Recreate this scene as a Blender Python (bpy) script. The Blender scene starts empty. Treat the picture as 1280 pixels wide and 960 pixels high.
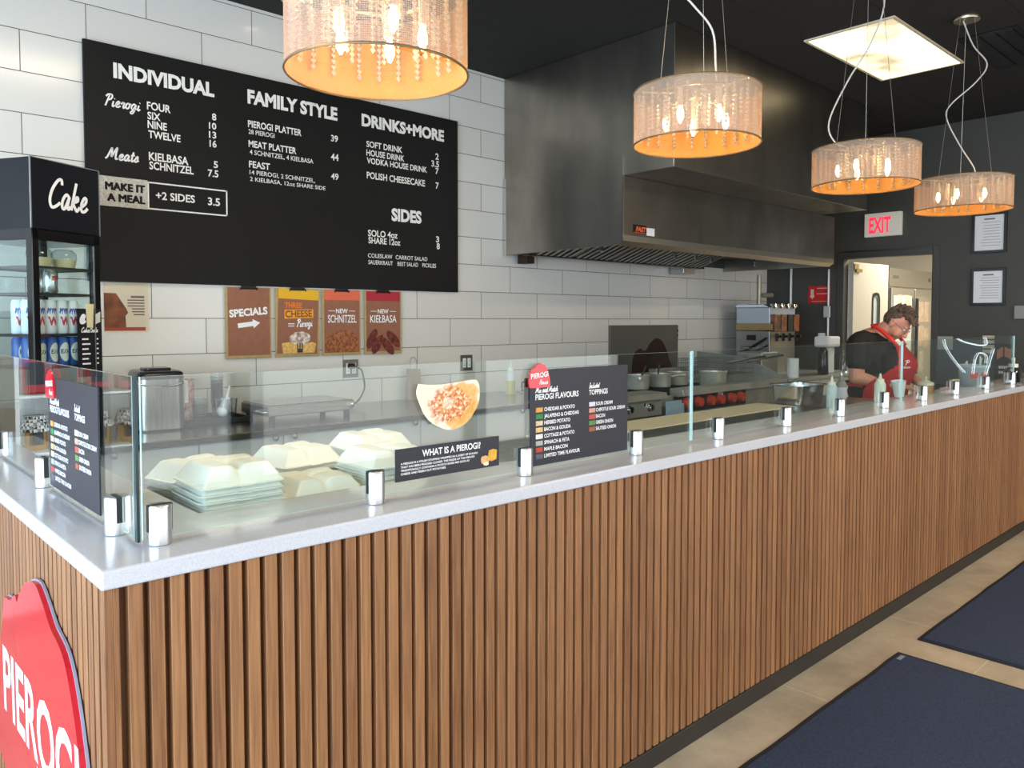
import bpy, bmesh, math, random
from mathutils import Vector, Matrix, Euler, noise

random.seed(7)
C = bpy.context.scene.collection
SC = bpy.context.scene
PI = math.pi

# ------------------------------------------------------------------ camera
cam_d = bpy.data.cameras.new('camera'); cam = bpy.data.objects.new('camera', cam_d); C.objects.link(cam)
SC.camera = cam
FX, CXP, CYP = 972.37, 640.0, 440.0
cam_d.sensor_fit = 'HORIZONTAL'; cam_d.sensor_width = 36.0
cam_d.lens = FX / 1280 * 36.0
cam_d.shift_x = 0.0
cam_d.shift_y = -(480 - CYP) / 1280.0
cam_d.clip_start = 0.02
_r = Vector((0.733423368, -0.679772141, 0.0))
_d = Vector((-0.0279399378, -0.0301451060, -0.999154959))
_f = Vector((0.679197706, 0.732803595, -0.0411019165))
M = Matrix((( _r.x, -_d.x, -_f.x, 0.0), (_r.y, -_d.y, -_f.y, 0.0), (_r.z, -_d.z, -_f.z, 1.58), (0, 0, 0, 1)))
cam.matrix_world = M

# ------------------------------------------------------------------ world, light, exposure
SC.view_settings.view_transform = 'Standard'
SC.view_settings.look = 'None'
SC.view_settings.exposure = 0.24
SC.view_settings.gamma = 1.0
SC.view_settings.use_curve_mapping = False
W = bpy.data.worlds.new('world'); SC.world = W; W.use_nodes = True
W.node_tree.nodes['Background'].inputs[0].default_value = (0.85, 0.92, 1.0, 1)
W.node_tree.nodes['Background'].inputs[1].default_value = 1.0

def area(name, loc, rot, sx, sy, power, col):
    l = bpy.data.lights.new(name, 'AREA'); l.shape = 'RECTANGLE'; l.size = sx; l.size_y = sy
    l.energy = power; l.color = col
    o = bpy.data.objects.new(name, l); C.objects.link(o); o.location = loc; o.rotation_euler = rot
    return o
DAY = (1.0, 0.97, 0.93)
# daylight through the shop front (behind the camera) and through the left-hand windows
for i, x in enumerate((-1.1, 1.7, 4.5, 7.3)):
    area('daylight_front', (x, -3.35, 1.55), (PI/2, 0, 0), 2.45, 2.9, (24, 24, 34, 44)[i], DAY)
for i, y in enumerate((-1.7, 1.0, 3.65)):
    area('daylight_side', (-2.75, y, 1.55), (PI/2, 0, -PI/2), 2.4, 2.9, (180, 180, 110)[i], (0.64, 0.82, 1.0))

# ------------------------------------------------------------------ helpers
def S(h, a=1.0):
    h = h.lstrip('#'); v = [int(h[i:i+2], 16)/255 for i in (0, 2, 4)]
    return tuple((c/12.92 if c <= 0.04045 else ((c+0.055)/1.055)**2.4) for c in v) + (a,)

MATS = {}
def mat(name, col='#808080', rough=0.5, metal=0.0, noise_amt=0.0, noise_scale=20.0, stretch=(1,1,1), bump=0.0, bump_scale=None,
        emit=None, emit_s=0.0, spec=0.5, coat=0.0, col2=None, trans=0.0, alpha=1.0):
    if name in MATS: return MATS[name]
    m = bpy.data.materials.new(name); m.use_nodes = True; MATS[name] = m
    nt = m.node_tree; b = nt.nodes['Principled BSDF']
    c1 = S(col) if isinstance(col, str) else col
    b.inputs['Base Color'].default_value = c1
    b.inputs['Roughness'].default_value = rough; b.inputs['Metallic'].default_value = metal
    b.inputs['Specular IOR Level'].default_value = spec
    b.inputs['Coat Weight'].default_value = coat
    b.inputs['Transmission Weight'].default_value = trans
    b.inputs['Alpha'].default_value = alpha
    if emit:
        b.inputs['Emission Color'].default_value = S(emit) if isinstance(emit, str) else emit
        b.inputs['Emission Strength'].default_value = emit_s
    if noise_amt or bump or col2:
        tc = nt.nodes.new('ShaderNodeTexCoord'); mp = nt.nodes.new('ShaderNodeMapping')
        mp.inputs['Scale'].default_value = stretch
        nt.links.new(tc.outputs['Object'], mp.inputs['Vector'])
        n = nt.nodes.new('ShaderNodeTexNoise'); n.inputs['Scale'].default_value = noise_scale; n.inputs['Detail'].default_value = 5
        nt.links.new(mp.outputs[0], n.inputs['Vector'])
        if noise_amt or col2:
            rp = nt.nodes.new('ShaderNodeValToRGB')
            c2 = S(col2) if col2 else tuple(max(0, c*(1-noise_amt)) for c in c1[:3]) + (1,)
            c0 = c1 if col2 else tuple(min(1, c*(1+noise_amt*0.6)) for c in c1[:3]) + (1,)
            rp.color_ramp.elements[0].position = 0.32; rp.color_ramp.elements[1].position = 0.68
            rp.color_ramp.elements[0].color = c2; rp.color_ramp.elements[1].color = c0
            nt.links.new(n.outputs['Fac'], rp.inputs[0]); nt.links.new(rp.outputs[0], b.inputs['Base Color'])
        if bump:
            bn = nt.nodes.new('ShaderNodeBump'); bn.inputs['Strength'].default_value = bump; bn.inputs['Distance'].default_value = 0.01
            src = n
            if bump_scale:
                src = nt.nodes.new('ShaderNodeTexNoise'); src.inputs['Scale'].default_value = bump_scale; src.inputs['Detail'].default_value = 4
                nt.links.new(mp.outputs[0], src.inputs['Vector'])
            nt.links.new(src.outputs['Fac'], bn.inputs['Height']); nt.links.new(bn.outputs[0], b.inputs['Normal'])
    return m

def math_node(nt, op, a, b=None):
    n = nt.nodes.new('ShaderNodeMath'); n.operation = op
    for i, v in enumerate((a, b)):
        if v is None: continue
        if isinstance(v, (int, float)): n.inputs[i].default_value = v
        else: nt.links.new(v, n.inputs[i])
    return n.outputs[0]

def glass_mat(name, tint=(0.93, 0.975, 0.965), f0=0.04, boost=1.0):
    """thin clear sheet: straight-through transparency plus mirror reflection by Schlick's law"""
    if name in MATS: return MATS[name]
    m = bpy.data.materials.new(name); m.use_nodes = True; MATS[name] = m
    nt = m.node_tree; nt.nodes.clear()
    out = nt.nodes.new('ShaderNodeOutputMaterial'); mx = nt.nodes.new('ShaderNodeMixShader')
    tr = nt.nodes.new('ShaderNodeBsdfTransparent'); tr.inputs[0].default_value = tint + (1,)
    gl = nt.nodes.new('ShaderNodeBsdfGlossy'); gl.inputs['Roughness'].default_value = 0.0; gl.inputs[0].default_value = (1, 1, 1, 1)
    lw = nt.nodes.new('ShaderNodeLayerWeight'); lw.inputs[0].default_value = 0.5
    p = math_node(nt, 'POWER', lw.outputs['Facing'], 5.0)
    q = math_node(nt, 'MULTIPLY', p, (1 - f0)*boost); r = math_node(nt, 'ADD', q, f0)
    nt.links.new(r, mx.inputs[0]); nt.links.new(tr.outputs[0], mx.inputs[1]); nt.links.new(gl.outputs[0], mx.inputs[2])
    nt.links.new(mx.outputs[0], out.inputs[0])
    return m

class MB:
    def __init__(s): s.v = []; s.f = []; s.mi = []; s.cur = 0; s.T = None
    def mat(s, i): s.cur = i; return s
    def at(s, T): s.T = T; return s
    def add(s, vs, fs):
        b = len(s.v)
        s.v += [tuple(s.T @ Vector(v)) if s.T is not None else tuple(v) for v in vs]
        s.f += [tuple(b+i for i in f) for f in fs]; s.mi += [s.cur]*len(fs)
        return s
    def box(s, x0, x1, y0, y1, z0, z1):
        vs = [(x, y, z) for z in (z0, z1) for y in (y0, y1) for x in (x0, x1)]
        return s.add(vs, [(0, 2, 3, 1), (4, 5, 7, 6), (0, 1, 5, 4), (2, 6, 7, 3), (0, 4, 6, 2), (1, 3, 7, 5)])
    def lathe(s, prof, c=(0, 0, 0), n=24, axis='z', sy=1.0):
        """prof: list of (radius, height)"""
        vs = []; fs = []
        for r, h in prof:
            for k in range(n):
                a = 2*PI*k/n; p, q = r*math.cos(a), r*math.sin(a)*sy
                if axis == 'z': v = (c[0]+p, c[1]+q, c[2]+h)
                elif axis == 'y': v = (c[0]+p, c[1]+h, c[2]-q)
                else: v = (c[0]+h, c[1]+p, c[2]+q)
                vs.append(v)
        for i in range(len(prof)-1):
            for k in range(n):
                k2 = (k+1) % n
                fs.append((i*n+k, i*n+k2, (i+1)*n+k2, (i+1)*n+k))
        if prof[0][0] > 1e-6: fs.append(tuple(reversed(range(n))))
        if prof[-1][0] > 1e-6: fs.append(tuple((len(prof)-1)*n+k for k in range(n)))
        return s.add(vs, fs)
    def cyl(s, c, r, h, axis='z', n=20, r2=None):
        return s.lathe([(r, 0), (r if r2 is None else r2, h)], c, n, axis)
    def tube(s, pts, r, n=8, cap=True):
        pts = [Vector(p) for p in pts]; vs = []; fs = []
        rs = r if isinstance(r, (list, tuple)) else [r]*len(pts)
        up = None
        for i, p in enumerate(pts):
            t = (pts[min(i+1, len(pts)-1)] - pts[max(i-1, 0)]).normalized()
            if up is None:
                up = Vector((0, 0, 1)) if abs(t.z) < 0.9 else Vector((1, 0, 0))
            a = t.cross(up)
            if a.length < 1e-5: a = t.cross(Vector((0.3, 1, 0.2)))
            a.normalize(); b = a.cross(t).normalized(); up = b
            for k in range(n):
                w = 2*PI*k/n; vs.append(p + (a*math.cos(w) + b*math.sin(w))*rs[i])
        for i in range(len(pts)-1):
            for k in range(n):
                k2 = (k+1) % n; fs.append((i*n+k, i*n+k2, (i+1)*n+k2, (i+1)*n+k))
        if cap:
            fs.append(tuple(reversed(range(n)))); fs.append(tuple((len(pts)-1)*n+k for k in range(n)))
        return s.add(vs, fs)
    def prism(s, pts, axis, a, b):
        """extrude 2-D outline pts along axis from a to b (axis y: pts are x,z; x: y,z; z: x,y)"""
        n = len(pts)
        def P(p, h): return {'y': (p[0], h, p[1]), 'x': (h, p[0], p[1]), 'z': (p[0], p[1], h)}[axis]
        vs = [P(p, a) for p in pts] + [P(p, b) for p in pts]
        fs = [tuple(range(n)), tuple(reversed(range(n, 2*n)))] + [(i, n+i, n+(i+1) % n, (i+1) % n) for i in range(n)]
        return s.add(vs, fs)
    def ball(s, c, r, n=14, m=9, sc=(1, 1, 1)):
        vs = [(c[0], c[1], c[2]-r*sc[2])]; fs = []
        for i in range(1, m):
            t = PI*i/m
            for k in range(n):
                a = 2*PI*k/n; vs.append((c[0]+r*sc[0]*math.sin(t)*math.cos(a), c[1]+r*sc[1]*math.sin(t)*math.sin(a), c[2]-r*sc[2]*math.cos(t)))
        vs.append((c[0], c[1], c[2]+r*sc[2])); L = len(vs)-1
        for k in range(n):
            fs.append((0, 1+(k+1) % n, 1+k)); fs.append((L, L-n+k, L-n+(k+1) % n))
        for i in range(m-2):
            for k in range(n):
                k2 = (k+1) % n; a = 1+i*n; fs.append((a+k, a+k2, a+n+k2, a+n+k))
        return s.add(vs, fs)
    def caps(s, p0, p1, r0, r1, n=12):
        """tapered capsule"""
        p0 = Vector(p0); p1 = Vector(p1); d = p1-p0; L = d.length
        q = d.normalized().to_track_quat('Z', 'Y').to_matrix().to_4x4()
        T0 = s.T; s.T = (T0 if T0 is not None else Matrix()) @ Matrix.Translation(p0) @ q
        pr = []
        for i in range(6): a = -PI/2 + PI/2*i/5; pr.append((max(1e-7, r0*math.cos(a)), r0*math.sin(a)))
        for i in range(6): a = PI/2*i/5; pr.append((max(1e-7, r1*math.cos(a)), L + r1*math.sin(a)))
        s.lathe(pr, (0, 0, 0), n); s.T = T0
        return s
    def build(s, name, mats, parent=None, smooth=False, bevel=0.0, seg=2, remesh=0.0, autos=True):
        me = bpy.data.meshes.new(name); me.from_pydata([tuple(v) for v in s.v], [], s.f)
        if not isinstance(mats, (list, tuple)): mats = [mats]
        for m in mats: me.materials.append(m)
        me.polygons.foreach_set('material_index', [min(i, len(mats)-1) for i in s.mi])
        bm = bmesh.new(); bm.from_mesh(me); bmesh.ops.remove_doubles(bm, verts=bm.verts, dist=1e-6)
        bmesh.ops.dissolve_degenerate(bm, edges=bm.edges, dist=1e-7)
        bmesh.ops.recalc_face_normals(bm, faces=bm.faces); bm.to_mesh(me); bm.free()
        o = bpy.data.objects.new(name, me); C.objects.link(o)
        if remesh:
            md = o.modifiers.new('remesh', 'REMESH'); md.mode = 'VOXEL'; md.voxel_size = remesh
            sm = o.modifiers.new('smooth', 'SMOOTH'); sm.iterations = 3; sm.factor = 0.5
            dg = bpy.context.evaluated_depsgraph_get()
            me2 = bpy.data.meshes.new_from_object(o.evaluated_get(dg)); o.modifiers.clear(); o.data = me2
            if not me2.materials:
                for m in mats: me2.materials.append(m)
            bpy.data.meshes.remove(me)
            me = me2
        if bevel:
            md = o.modifiers.new('bevel', 'BEVEL'); md.width = bevel; md.segments = seg; md.limit_method = 'ANGLE'
            md.angle_limit = math.radians(40)
        if smooth:
            for p in me.polygons: p.use_smooth = True
            try: me.set_sharp_from_angle(angle=math.radians(42))
            except Exception: pass
        if parent is not None: o.parent = parent
        return o

def thing(name, label, cat, loc=(0, 0, 0), rz=0.0, group=None):
    o = bpy.data.objects.new(name, None); C.objects.link(o); o.empty_display_size = 0.1
    o.location = loc; o.rotation_euler = (0, 0, rz); o['label'] = label; o['category'] = cat
    if group: o['group'] = group
    return o
def tag(o, label, cat, group=None):
    o['label'] = label; o['category'] = cat
    if group: o['group'] = group
    return o
def struct(o): o['kind'] = 'structure'; return o
def children_of(o): return [c for c in C.objects if c.parent == o]
def copy_tree(o, loc=None, rz=None, label=None, group=None, parent=None):
    c = o.copy(); C.objects.link(c)
    if parent is not None: c.parent = parent
    if loc is not None: c.location = loc
    if rz is not None: c.rotation_euler = (0, 0, rz)
    if label: c['label'] = label
    if group: c['group'] = group
    for ch in children_of(o): copy_tree(ch, parent=c)
    return c
def TR(x=0, y=0, z=0, rz=0.0, rx=0.0, ry=0.0, s=1.0):
    return Matrix.Translation((x, y, z)) @ Euler((rx, ry, rz)).to_matrix().to_4x4() @ Matrix.Scale(s, 4)

# ---- lettering ------------------------------------------------------------
_fc = {}
def glyphs(txt, offset=0.0):
    k = (txt, offset)
    if k in _fc: return _fc[k]
    cu = bpy.data.curves.new('txt', 'FONT'); cu.body = txt; cu.size = 1.0; cu.offset = offset; cu.resolution_u = 3
    o = bpy.data.objects.new('txt', cu); C.objects.link(o)
    dg = bpy.context.evaluated_depsgraph_get()
    me = bpy.data.meshes.new_from_object(o.evaluated_get(dg))
    r = ([tuple(v.co) for v in me.vertices], [tuple(p.vertices) for p in me.polygons])
    bpy.data.objects.remove(o); bpy.data.curves.remove(cu); bpy.data.meshes.remove(me)
    _fc[k] = r; return r
CAPH = None
def put_text(mb, txt, x, z, w, h, y=0.0, bold=0.012, slant=0.0, rot=0.0, th=0.0, align='l', fn=None):
    """flat lettering on the XZ plane facing -Y; x,z = baseline start; w = total width (None keeps shape); h = capital height"""
    global CAPH
    if CAPH is None:
        vs, _ = glyphs('H', 0.0); CAPH = max(v[1] for v in vs)
    vs, fs = glyphs(txt, bold)
    if not vs: return
    x0 = min(v[0] for v in vs); x1 = max(v[0] for v in vs)
    sy = h/CAPH; sx = (w/(x1-x0)) if w else sy
    tw = (x1-x0)*sx
    ox = {'l': 0, 'c': -tw/2, 'r': -tw}[align]
    ca, sa = math.cos(rot), math.sin(rot); out = []
    for vx, vy, _ in vs:
        a = (vx-x0)*sx + vy*sy*slant + ox; b = vy*sy
        p = (x + a*ca - b*sa, y, z + a*sa + b*ca)
        out.append(fn(p) if fn else p)
    mb.add(out, [tuple(reversed(f)) if False else f for f in fs])
    return tw

# hand-script alphabet: (advance width, strokes); x-height 0.5, capitals 1.0
SCR = {
 'C': (0.62, [[(.55, .80), (.48, .97), (.3, .92), (.1, .6), (.06, .25), (.2, .02), (.4, .06), (.6, .2)]]),
 'P': (0.55, [[(.12, -.02), (.2, .5), (.27, .92)], [(.02, .78), (.15, .98), (.42, 1.0), (.5, .8), (.4, .58), (.2, .52)]]),
 'M': (0.95, [[(-.05, .0), (.1, .2), (.3, .95), (.36, .5), (.4, .2), (.6, .8), (.72, .98), (.7, .5), (.75, .05), (.9, .1)]]),
 'H': (0.7, [[(.15, .0), (.2, .5), (.25, .95)], [(.55, .95), (.52, .5), (.5, .0), (.65, .08)], [(.05, .45), (.65, .52)]]),
 'I': (0.4, [[(.15, .0), (.2, .5), (.25, .95)], [(.1, .95), (.42, .97)], [(.02, .0), (.3, .0)]]),
 'S': (0.5, [[(.48, .85), (.35, .97), (.2, .85), (.25, .6), (.4, .4), (.36, .1), (.18, .0), (.05, .12)]]),
 'a': (0.5, [[(.38, .42), (.22, .5), (.08, .3), (.1, .06), (.24, .03), (.38, .4)], [(.39, .45), (.36, .1), (.44, .02), (.52, .12)]]),
 'c': (0.42, [[(.36, .4), (.24, .5), (.08, .3), (.1, .06), (.24, .0), (.44, .14)]]),
 'd': (0.5, [[(.38, .42), (.22, .5), (.08, .3), (.1, .06), (.24, .03), (.38, .4)], [(.46, .95), (.38, .3), (.42, .02), (.52, .1)]]),
 'e': (0.42, [[(.06, .14), (.28, .3), (.3, .46), (.18, .48), (.08, .25), (.14, .03), (.3, .02), (.44, .15)]]),
 'g': (0.5, [[(.38, .42), (.22, .5), (.08, .3), (.1, .08), (.24, .05), (.38, .4)], [(.39, .45), (.34, -.15), (.2, -.36), (.08, -.26), (.3, -.02), (.52, .12)]]),
 'h': (0.5, [[(.12, .95), (.08, .4), (.06, .0)], [(.08, .25), (.24, .5), (.33, .4), (.3, .08), (.38, .0), (.5, .12)]]),
 'i': (0.28, [[(.12, .46), (.1, .1), (.17, .0), (.28, .14)], [(.14, .66), (.17, .7)]]),
 'k': (0.48, [[(.14, .95), (.1, .4), (.08, .0)], [(.1, .22), (.28, .48), (.34, .36), (.14, .25), (.3, .05), (.38, .0), (.5, .14)]]),
 'l': (0.26, [[(.06, .2), (.2, .8), (.14, .95), (.1, .5), (.1, .08), (.18, .0), (.28, .12)]]),
 'm': (0.68, [[(.08, .46), (.06, .0)], [(.07, .3), (.2, .48), (.26, .38), (.24, .02)], [(.25, .3), (.4, .48), (.47, .38), (.45, .08), (.53, .0), (.66, .14)]]),
 'n': (0.5, [[(.08, .46), (.06, .0)], [(.07, .28), (.24, .5), (.33, .4), (.3, .08), (.38, .0), (.5, .12)]]),
 'o': (0.44, [[(.26, .48), (.12, .44), (.06, .2), (.14, .02), (.28, .06), (.34, .3), (.26, .46), (.46, .4)]]),
 'r': (0.38, [[(.05, .3), (.14, .5), (.18, .42), (.3, .44), (.24, .12), (.3, .0), (.4, .14)]]),
 's': (0.36, [[(.02, .08), (.2, .48), (.26, .3), (.26, .08), (.14, .0), (.04, .08)], [(.2, .02), (.38, .14)]]),
 't': (0.34, [[(.18, .8), (.14, .3), (.16, .04), (.24, .0), (.36, .14)], [(.02, .5), (.32, .54)]]),
 'u': (0.5, [[(.08, .46), (.06, .12), (.14, .0), (.3, .12), (.36, .46)], [(.36, .46), (.34, .1), (.4, .0), (.5, .12)]]),
 'x': (0.42, [[(.05, .45), (.2, .2), (.3, .02), (.4, .1)], [(.34, .46), (.08, .02)]]),
 ' ': (0.3, []), '/': (0.4, [[(.05, -.1), (.35, .9)]]),
}
def spline(pts, k=5):
    if len(pts) < 3: return pts
    P = [pts[0]] + list(pts) + [pts[-1]]; out = []
    for i in range(1, len(P)-2):
        p0, p1, p2, p3 = P[i-1:i+3]
        for j in range(k):
            t = j/k
            out.append(tuple(0.5*((2*p1[a]) + (-p0[a]+p2[a])*t + (2*p0[a]-5*p1[a]+4*p2[a]-p3[a])*t*t + (-p0[a]+3*p1[a]-3*p2[a]+p3[a])*t**3) for a in range(len(p1))))
    out.append(tuple(pts[-1])); return out
def ribbon(mb, pts, w, y=0.0, fn=None):
    n = len(pts); vs = []
    for i, p in enumerate(pts):
        a = pts[max(i-1, 0)]; b = pts[min(i+1, n-1)]
        dx, dz = b[0]-a[0], b[1]-a[1]; L = math.hypot(dx, dz) or 1
        nx, nz = -dz/L*w/2, dx/L*w/2
        for sg in (1, -1):
            q = (p[0]+nx*sg, y, p[1]+nz*sg); vs.append(fn(q) if fn else q)
    mb.add(vs, [(2*i, 2*i+1, 2*i+3, 2*i+2) for i in range(n-1)])
def put_script(mb, txt, x, z, w, h, y=0.0, wt=0.12, slant=0.22, rot=0.0, fn=None):
    tot = sum(SCR[c][0] for c in txt); s = h; sx = w/tot; cx = 0.0
    ca, sa = math.cos(rot), math.sin(rot)
    for c in txt:
        adv, st = SCR[c]
        for k in st:
            q = []
            for px, pz in spline(k):
                a = (cx+px)*sx + pz*s*slant; b = pz*s
                q.append((x + a*ca - b*sa, z + a*sa + b*ca))
            ribbon(mb, q, wt*h, y, fn); y -= 0.00002
        cx += adv

# ---- materials ------------------------------------------------------------
WHITE = mat('white_paint', '#e9e8e4', 0.5)
BLACKM = mat('matte_black', '#0d0d0e', 0.55)
BLACKG = mat('gloss_black', '#08090b', 0.2, spec=0.5)
STEEL = mat('brushed_steel', '#b9b6b0', 0.30, 1.0, noise_amt=0.22, noise_scale=6, stretch=(1, 1, 14), bump=0.03, bump_scale=10)
HOODM = mat('hood_steel', '#a5a097', 0.31, 1.0, noise_amt=0.2, noise_scale=2.2, stretch=(1.6, 1.6, .7), bump=0.05, bump_scale=2.0)
CHROME = mat('polished_steel', '#d6d6d6', 0.12, 1.0)
DARKST = mat('dark_steel', '#4a4845', 0.35, 1.0, noise_amt=0.3, noise_scale=9)
CTOP = mat('counter_steel', '#8d8880', 0.2, 1.0, noise_amt=0.25, noise_scale=5, stretch=(1, 4, 1))
CHALK = mat('chalk_paint', '#efebe3', 0.85, noise_amt=0.10, noise_scale=120)
CHALKH = mat('chalk_fill', '#cbc5b9', 0.9, noise_amt=0.3, noise_scale=90)
BOARD = mat('chalkboard', '#0a0909', 0.6, spec=0.3, noise_amt=0.25, noise_scale=3)
NAVY = mat('sign_navy', '#1d1f2b', 0.4)
SWHITE = mat('sign_white', '#f2f2f2', 0.5)
RED = mat('sign_red', '#d0202f', 0.16, spec=0.6)
FOAM = mat('foam_white', '#f1f0e8', 0.45, bump=0.02, noise_scale=60)
GLASS = glass_mat('clear_glass', (0.92, 0.972, 0.962))
GEDGE = mat('glass_edge', '#c2e0e0', 0.1, 0.0, spec=0.8)
PLASTIC = glass_mat('clear_plastic', (0.86, 0.88, 0.89), 0.08)
CREAM = mat('cabinet_paint', '#c9cdd0', 0.45)
PAPER = mat('paper_white', '#e4e5e8', 0.7)
INK = mat('grey_ink', '#6d6f74', 0.8)
# ================================================================== SETTING
FZ, CZ = -0.07, 3.725          # floor and ceiling heights
XL, XR, YF, YB = -2.85, 9.35, -3.45, 5.2

def tile_mat():
    m = bpy.data.materials.new('wall_tile'); m.use_nodes = True; nt = m.node_tree; b = nt.nodes['Principled BSDF']
    tc = nt.nodes.new('ShaderNodeTexCoord'); sp = nt.nodes.new('ShaderNodeSeparateXYZ'); nt.links.new(tc.outputs['Object'], sp.inputs[0])
    cb = nt.nodes.new('ShaderNodeCombineXYZ')
    nt.links.new(math_node(nt, 'ADD', sp.outputs[0], -4.795+0.345+6.9), cb.inputs[0])
    nt.links.new(math_node(nt, 'ADD', sp.outputs[2], -1.8255+2.345), cb.inputs[1])
    br = nt.nodes.new('ShaderNodeTexBrick'); nt.links.new(cb.outputs[0], br.inputs['Vector'])
    br.inputs['Scale'].default_value = 1.0; br.inputs['Brick Width'].default_value = 0.69; br.inputs['Row Height'].default_value = 0.2345
    br.inputs['Mortar Size'].default_value = 0.0026; br.inputs['Mortar Smooth'].default_value = 0.1; br.inputs['Bias'].default_value = 0
    br.inputs['Color1'].default_value = S('#dedbd4'); br.inputs['Color2'].default_value = S('#d8d5ce'); br.inputs['Mortar'].default_value = S('#6a6056')
    nt.links.new(br.outputs['Color'], b.inputs['Base Color'])
    r = nt.nodes.new('ShaderNodeMapRange'); r.inputs[3].default_value = 0.16; r.inputs[4].default_value = 0.9
    nt.links.new(br.outputs['Fac'], r.inputs[0]); nt.links.new(r.outputs[0], b.inputs['Roughness'])
    bp = nt.nodes.new('ShaderNodeBump'); bp.inputs['Strength'].default_value = 0.4; bp.inputs['Distance'].default_value = 0.003; bp.invert = True
    nz = nt.nodes.new('ShaderNodeTexNoise'); nz.inputs['Scale'].default_value = 2.2; nt.links.new(tc.outputs['Object'], nz.inputs['Vector'])
    ad = math_node(nt, 'ADD', br.outputs['Fac'], math_node(nt, 'MULTIPLY', nz.outputs['Fac'], 0.35))
    nt.links.new(ad, bp.inputs['Height']); nt.links.new(bp.outputs[0], b.inputs['Normal'])
    return m
def grid_mat(name, col, line, px, py, ox, oy, w, rough=0.9, noise=0.15):
    m = bpy.data.materials.new(name); m.use_nodes = True; nt = m.node_tree; b = nt.nodes['Principled BSDF']
    tc = nt.nodes.new('ShaderNodeTexCoord'); mp = nt.nodes.new('ShaderNodeMapping'); mp.inputs['Location'].default_value = (ox, oy, 0)
    nt.links.new(tc.outputs['Object'], mp.inputs['Vector'])
    br = nt.nodes.new('ShaderNodeTexBrick'); br.offset = 0.0; nt.links.new(mp.outputs[0], br.inputs['Vector'])
    br.inputs['Scale'].default_value = 1.0; br.inputs['Brick Width'].default_value = px; br.inputs['Row Height'].default_value = py
    br.inputs['Mortar Size'].default_value = w; br.inputs['Mortar Smooth'].default_value = 0.3
    nz = nt.nodes.new('ShaderNodeTexNoise'); nz.inputs['Scale'].default_value = 3.5; nz.inputs['Detail'].default_value = 8; nz.inputs['Roughness'].default_value = 0.65
    nt.links.new(tc.outputs['Object'], nz.inputs['Vector'])
    rp = nt.nodes.new('ShaderNodeValToRGB'); c = S(col)
    rp.color_ramp.elements[0].position = 0.3; rp.color_ramp.elements[1].position = 0.7
    rp.color_ramp.elements[0].color = tuple(v*(1-noise) for v in c[:3])+(1,); rp.color_ramp.elements[1].color = tuple(min(1, v*(1+noise)) for v in c[:3])+(1,)
    nt.links.new(nz.outputs['Fac'], rp.inputs[0])
    nt.links.new(rp.outputs[0], br.inputs['Color1']); nt.links.new(rp.outputs[0], br.inputs['Color2']); br.inputs['Mortar'].default_value = S(line)
    nt.links.new(br.outputs['Color'], b.inputs['Base Color']); b.inputs['Roughness'].default_value = rough
    bp = nt.nodes.new('ShaderNodeBump'); bp.inputs['Strength'].default_value = 0.3; bp.inputs['Distance'].default_value = 0.004; bp.invert = True
    nt.links.new(br.outputs['Fac'], bp.inputs['Height']); nt.links.new(bp.outputs[0], b.inputs['Normal'])
    return m
TILE = tile_mat()
CEIL = grid_mat('ceiling_tile', '#191817', '#0c0c0c', 0.70, 0.63, -5.785+7.0, -2.275+6.3, 0.008, 0.85, 0.1)
FLOOR = grid_mat('concrete_tile', '#a89b87', '#c2b7a5', 1.2, 1.2, 0.35, 0.05, 0.003, 0.4, 0.28)
GREYW = mat('charcoal_wall', '#45443f', 0.6, noise_amt=0.05, noise_scale=3)
TRIMG = mat('charcoal_trim', '#403f3b', 0.45)
BEIGE = mat('backroom_wall', '#d9d2c2', 0.7)

struct(MB().box(XL-.2, 13.2, YF-.2, YB+.2, FZ-.1, FZ).build('floor', FLOOR))
struct(MB().box(XL-.2, XR+.12, YF-.2, YB+.2, CZ, CZ+.1).build('ceiling', CEIL))
struct(MB().box(XL-.2, XR+.12, YB, YB+.12, FZ, CZ).build('wall_back', TILE))
# far (right-hand) wall with the kitchen doorway
DY0, DY1, DZ = 3.19, 4.19, 2.315
w = MB().box(XR, XR+.12, YF-.2, DY0, FZ, CZ).box(XR, XR+.12, DY1, YB, FZ, CZ).box(XR, XR+.12, DY0, DY1, DZ, CZ)
struct(w.build('wall_right', GREYW))
# door casing
w = MB().box(XR-.018, XR, DY0-.07, DY0, FZ, DZ+.08).box(XR-.018, XR, DY1, DY1+.07, FZ, DZ+.08).box(XR-.018, XR, DY0, DY1, DZ, DZ+.08)
struct(w.build('trim_1', TRIMG, bevel=.004))
# street-side walls with big windows (behind and to the left of the camera)
WALLP = mat('plaster_grey', '#8f8d88', 0.8)
w = MB().box(XL-.2, XR+.12, YF-.12, YF, FZ, .1).box(XL-.2, XR+.12, YF-.12, YF, 3.02, CZ)
for x in (-2.95, -2.45, .25, 3.05, 5.85, 8.65): w.box(x, x+.14, YF-.12, YF, .1, 3.02)
w.box(8.7, 9.4, YF-.12, YF, .1, 3.02)
struct(w.build('wall_front', mat('window_frame', '#2b2b2b', .5)))
w = MB().box(XL-.12, XL, YF, YB, FZ, .1).box(XL-.12, XL, YF, YB, 3.02, CZ).box(XL-.12, XL, 4.9, YB, .1, 3.02).box(XL-.12, XL, 2.25, 2.4, .1, 3.02).box(XL-.12, XL, YF, -2.95, .1, 3.02).box(XL-.12, XL, -.45, -.31, .1, 3.02)
struct(w.build('wall_left', WALLP))
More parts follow.
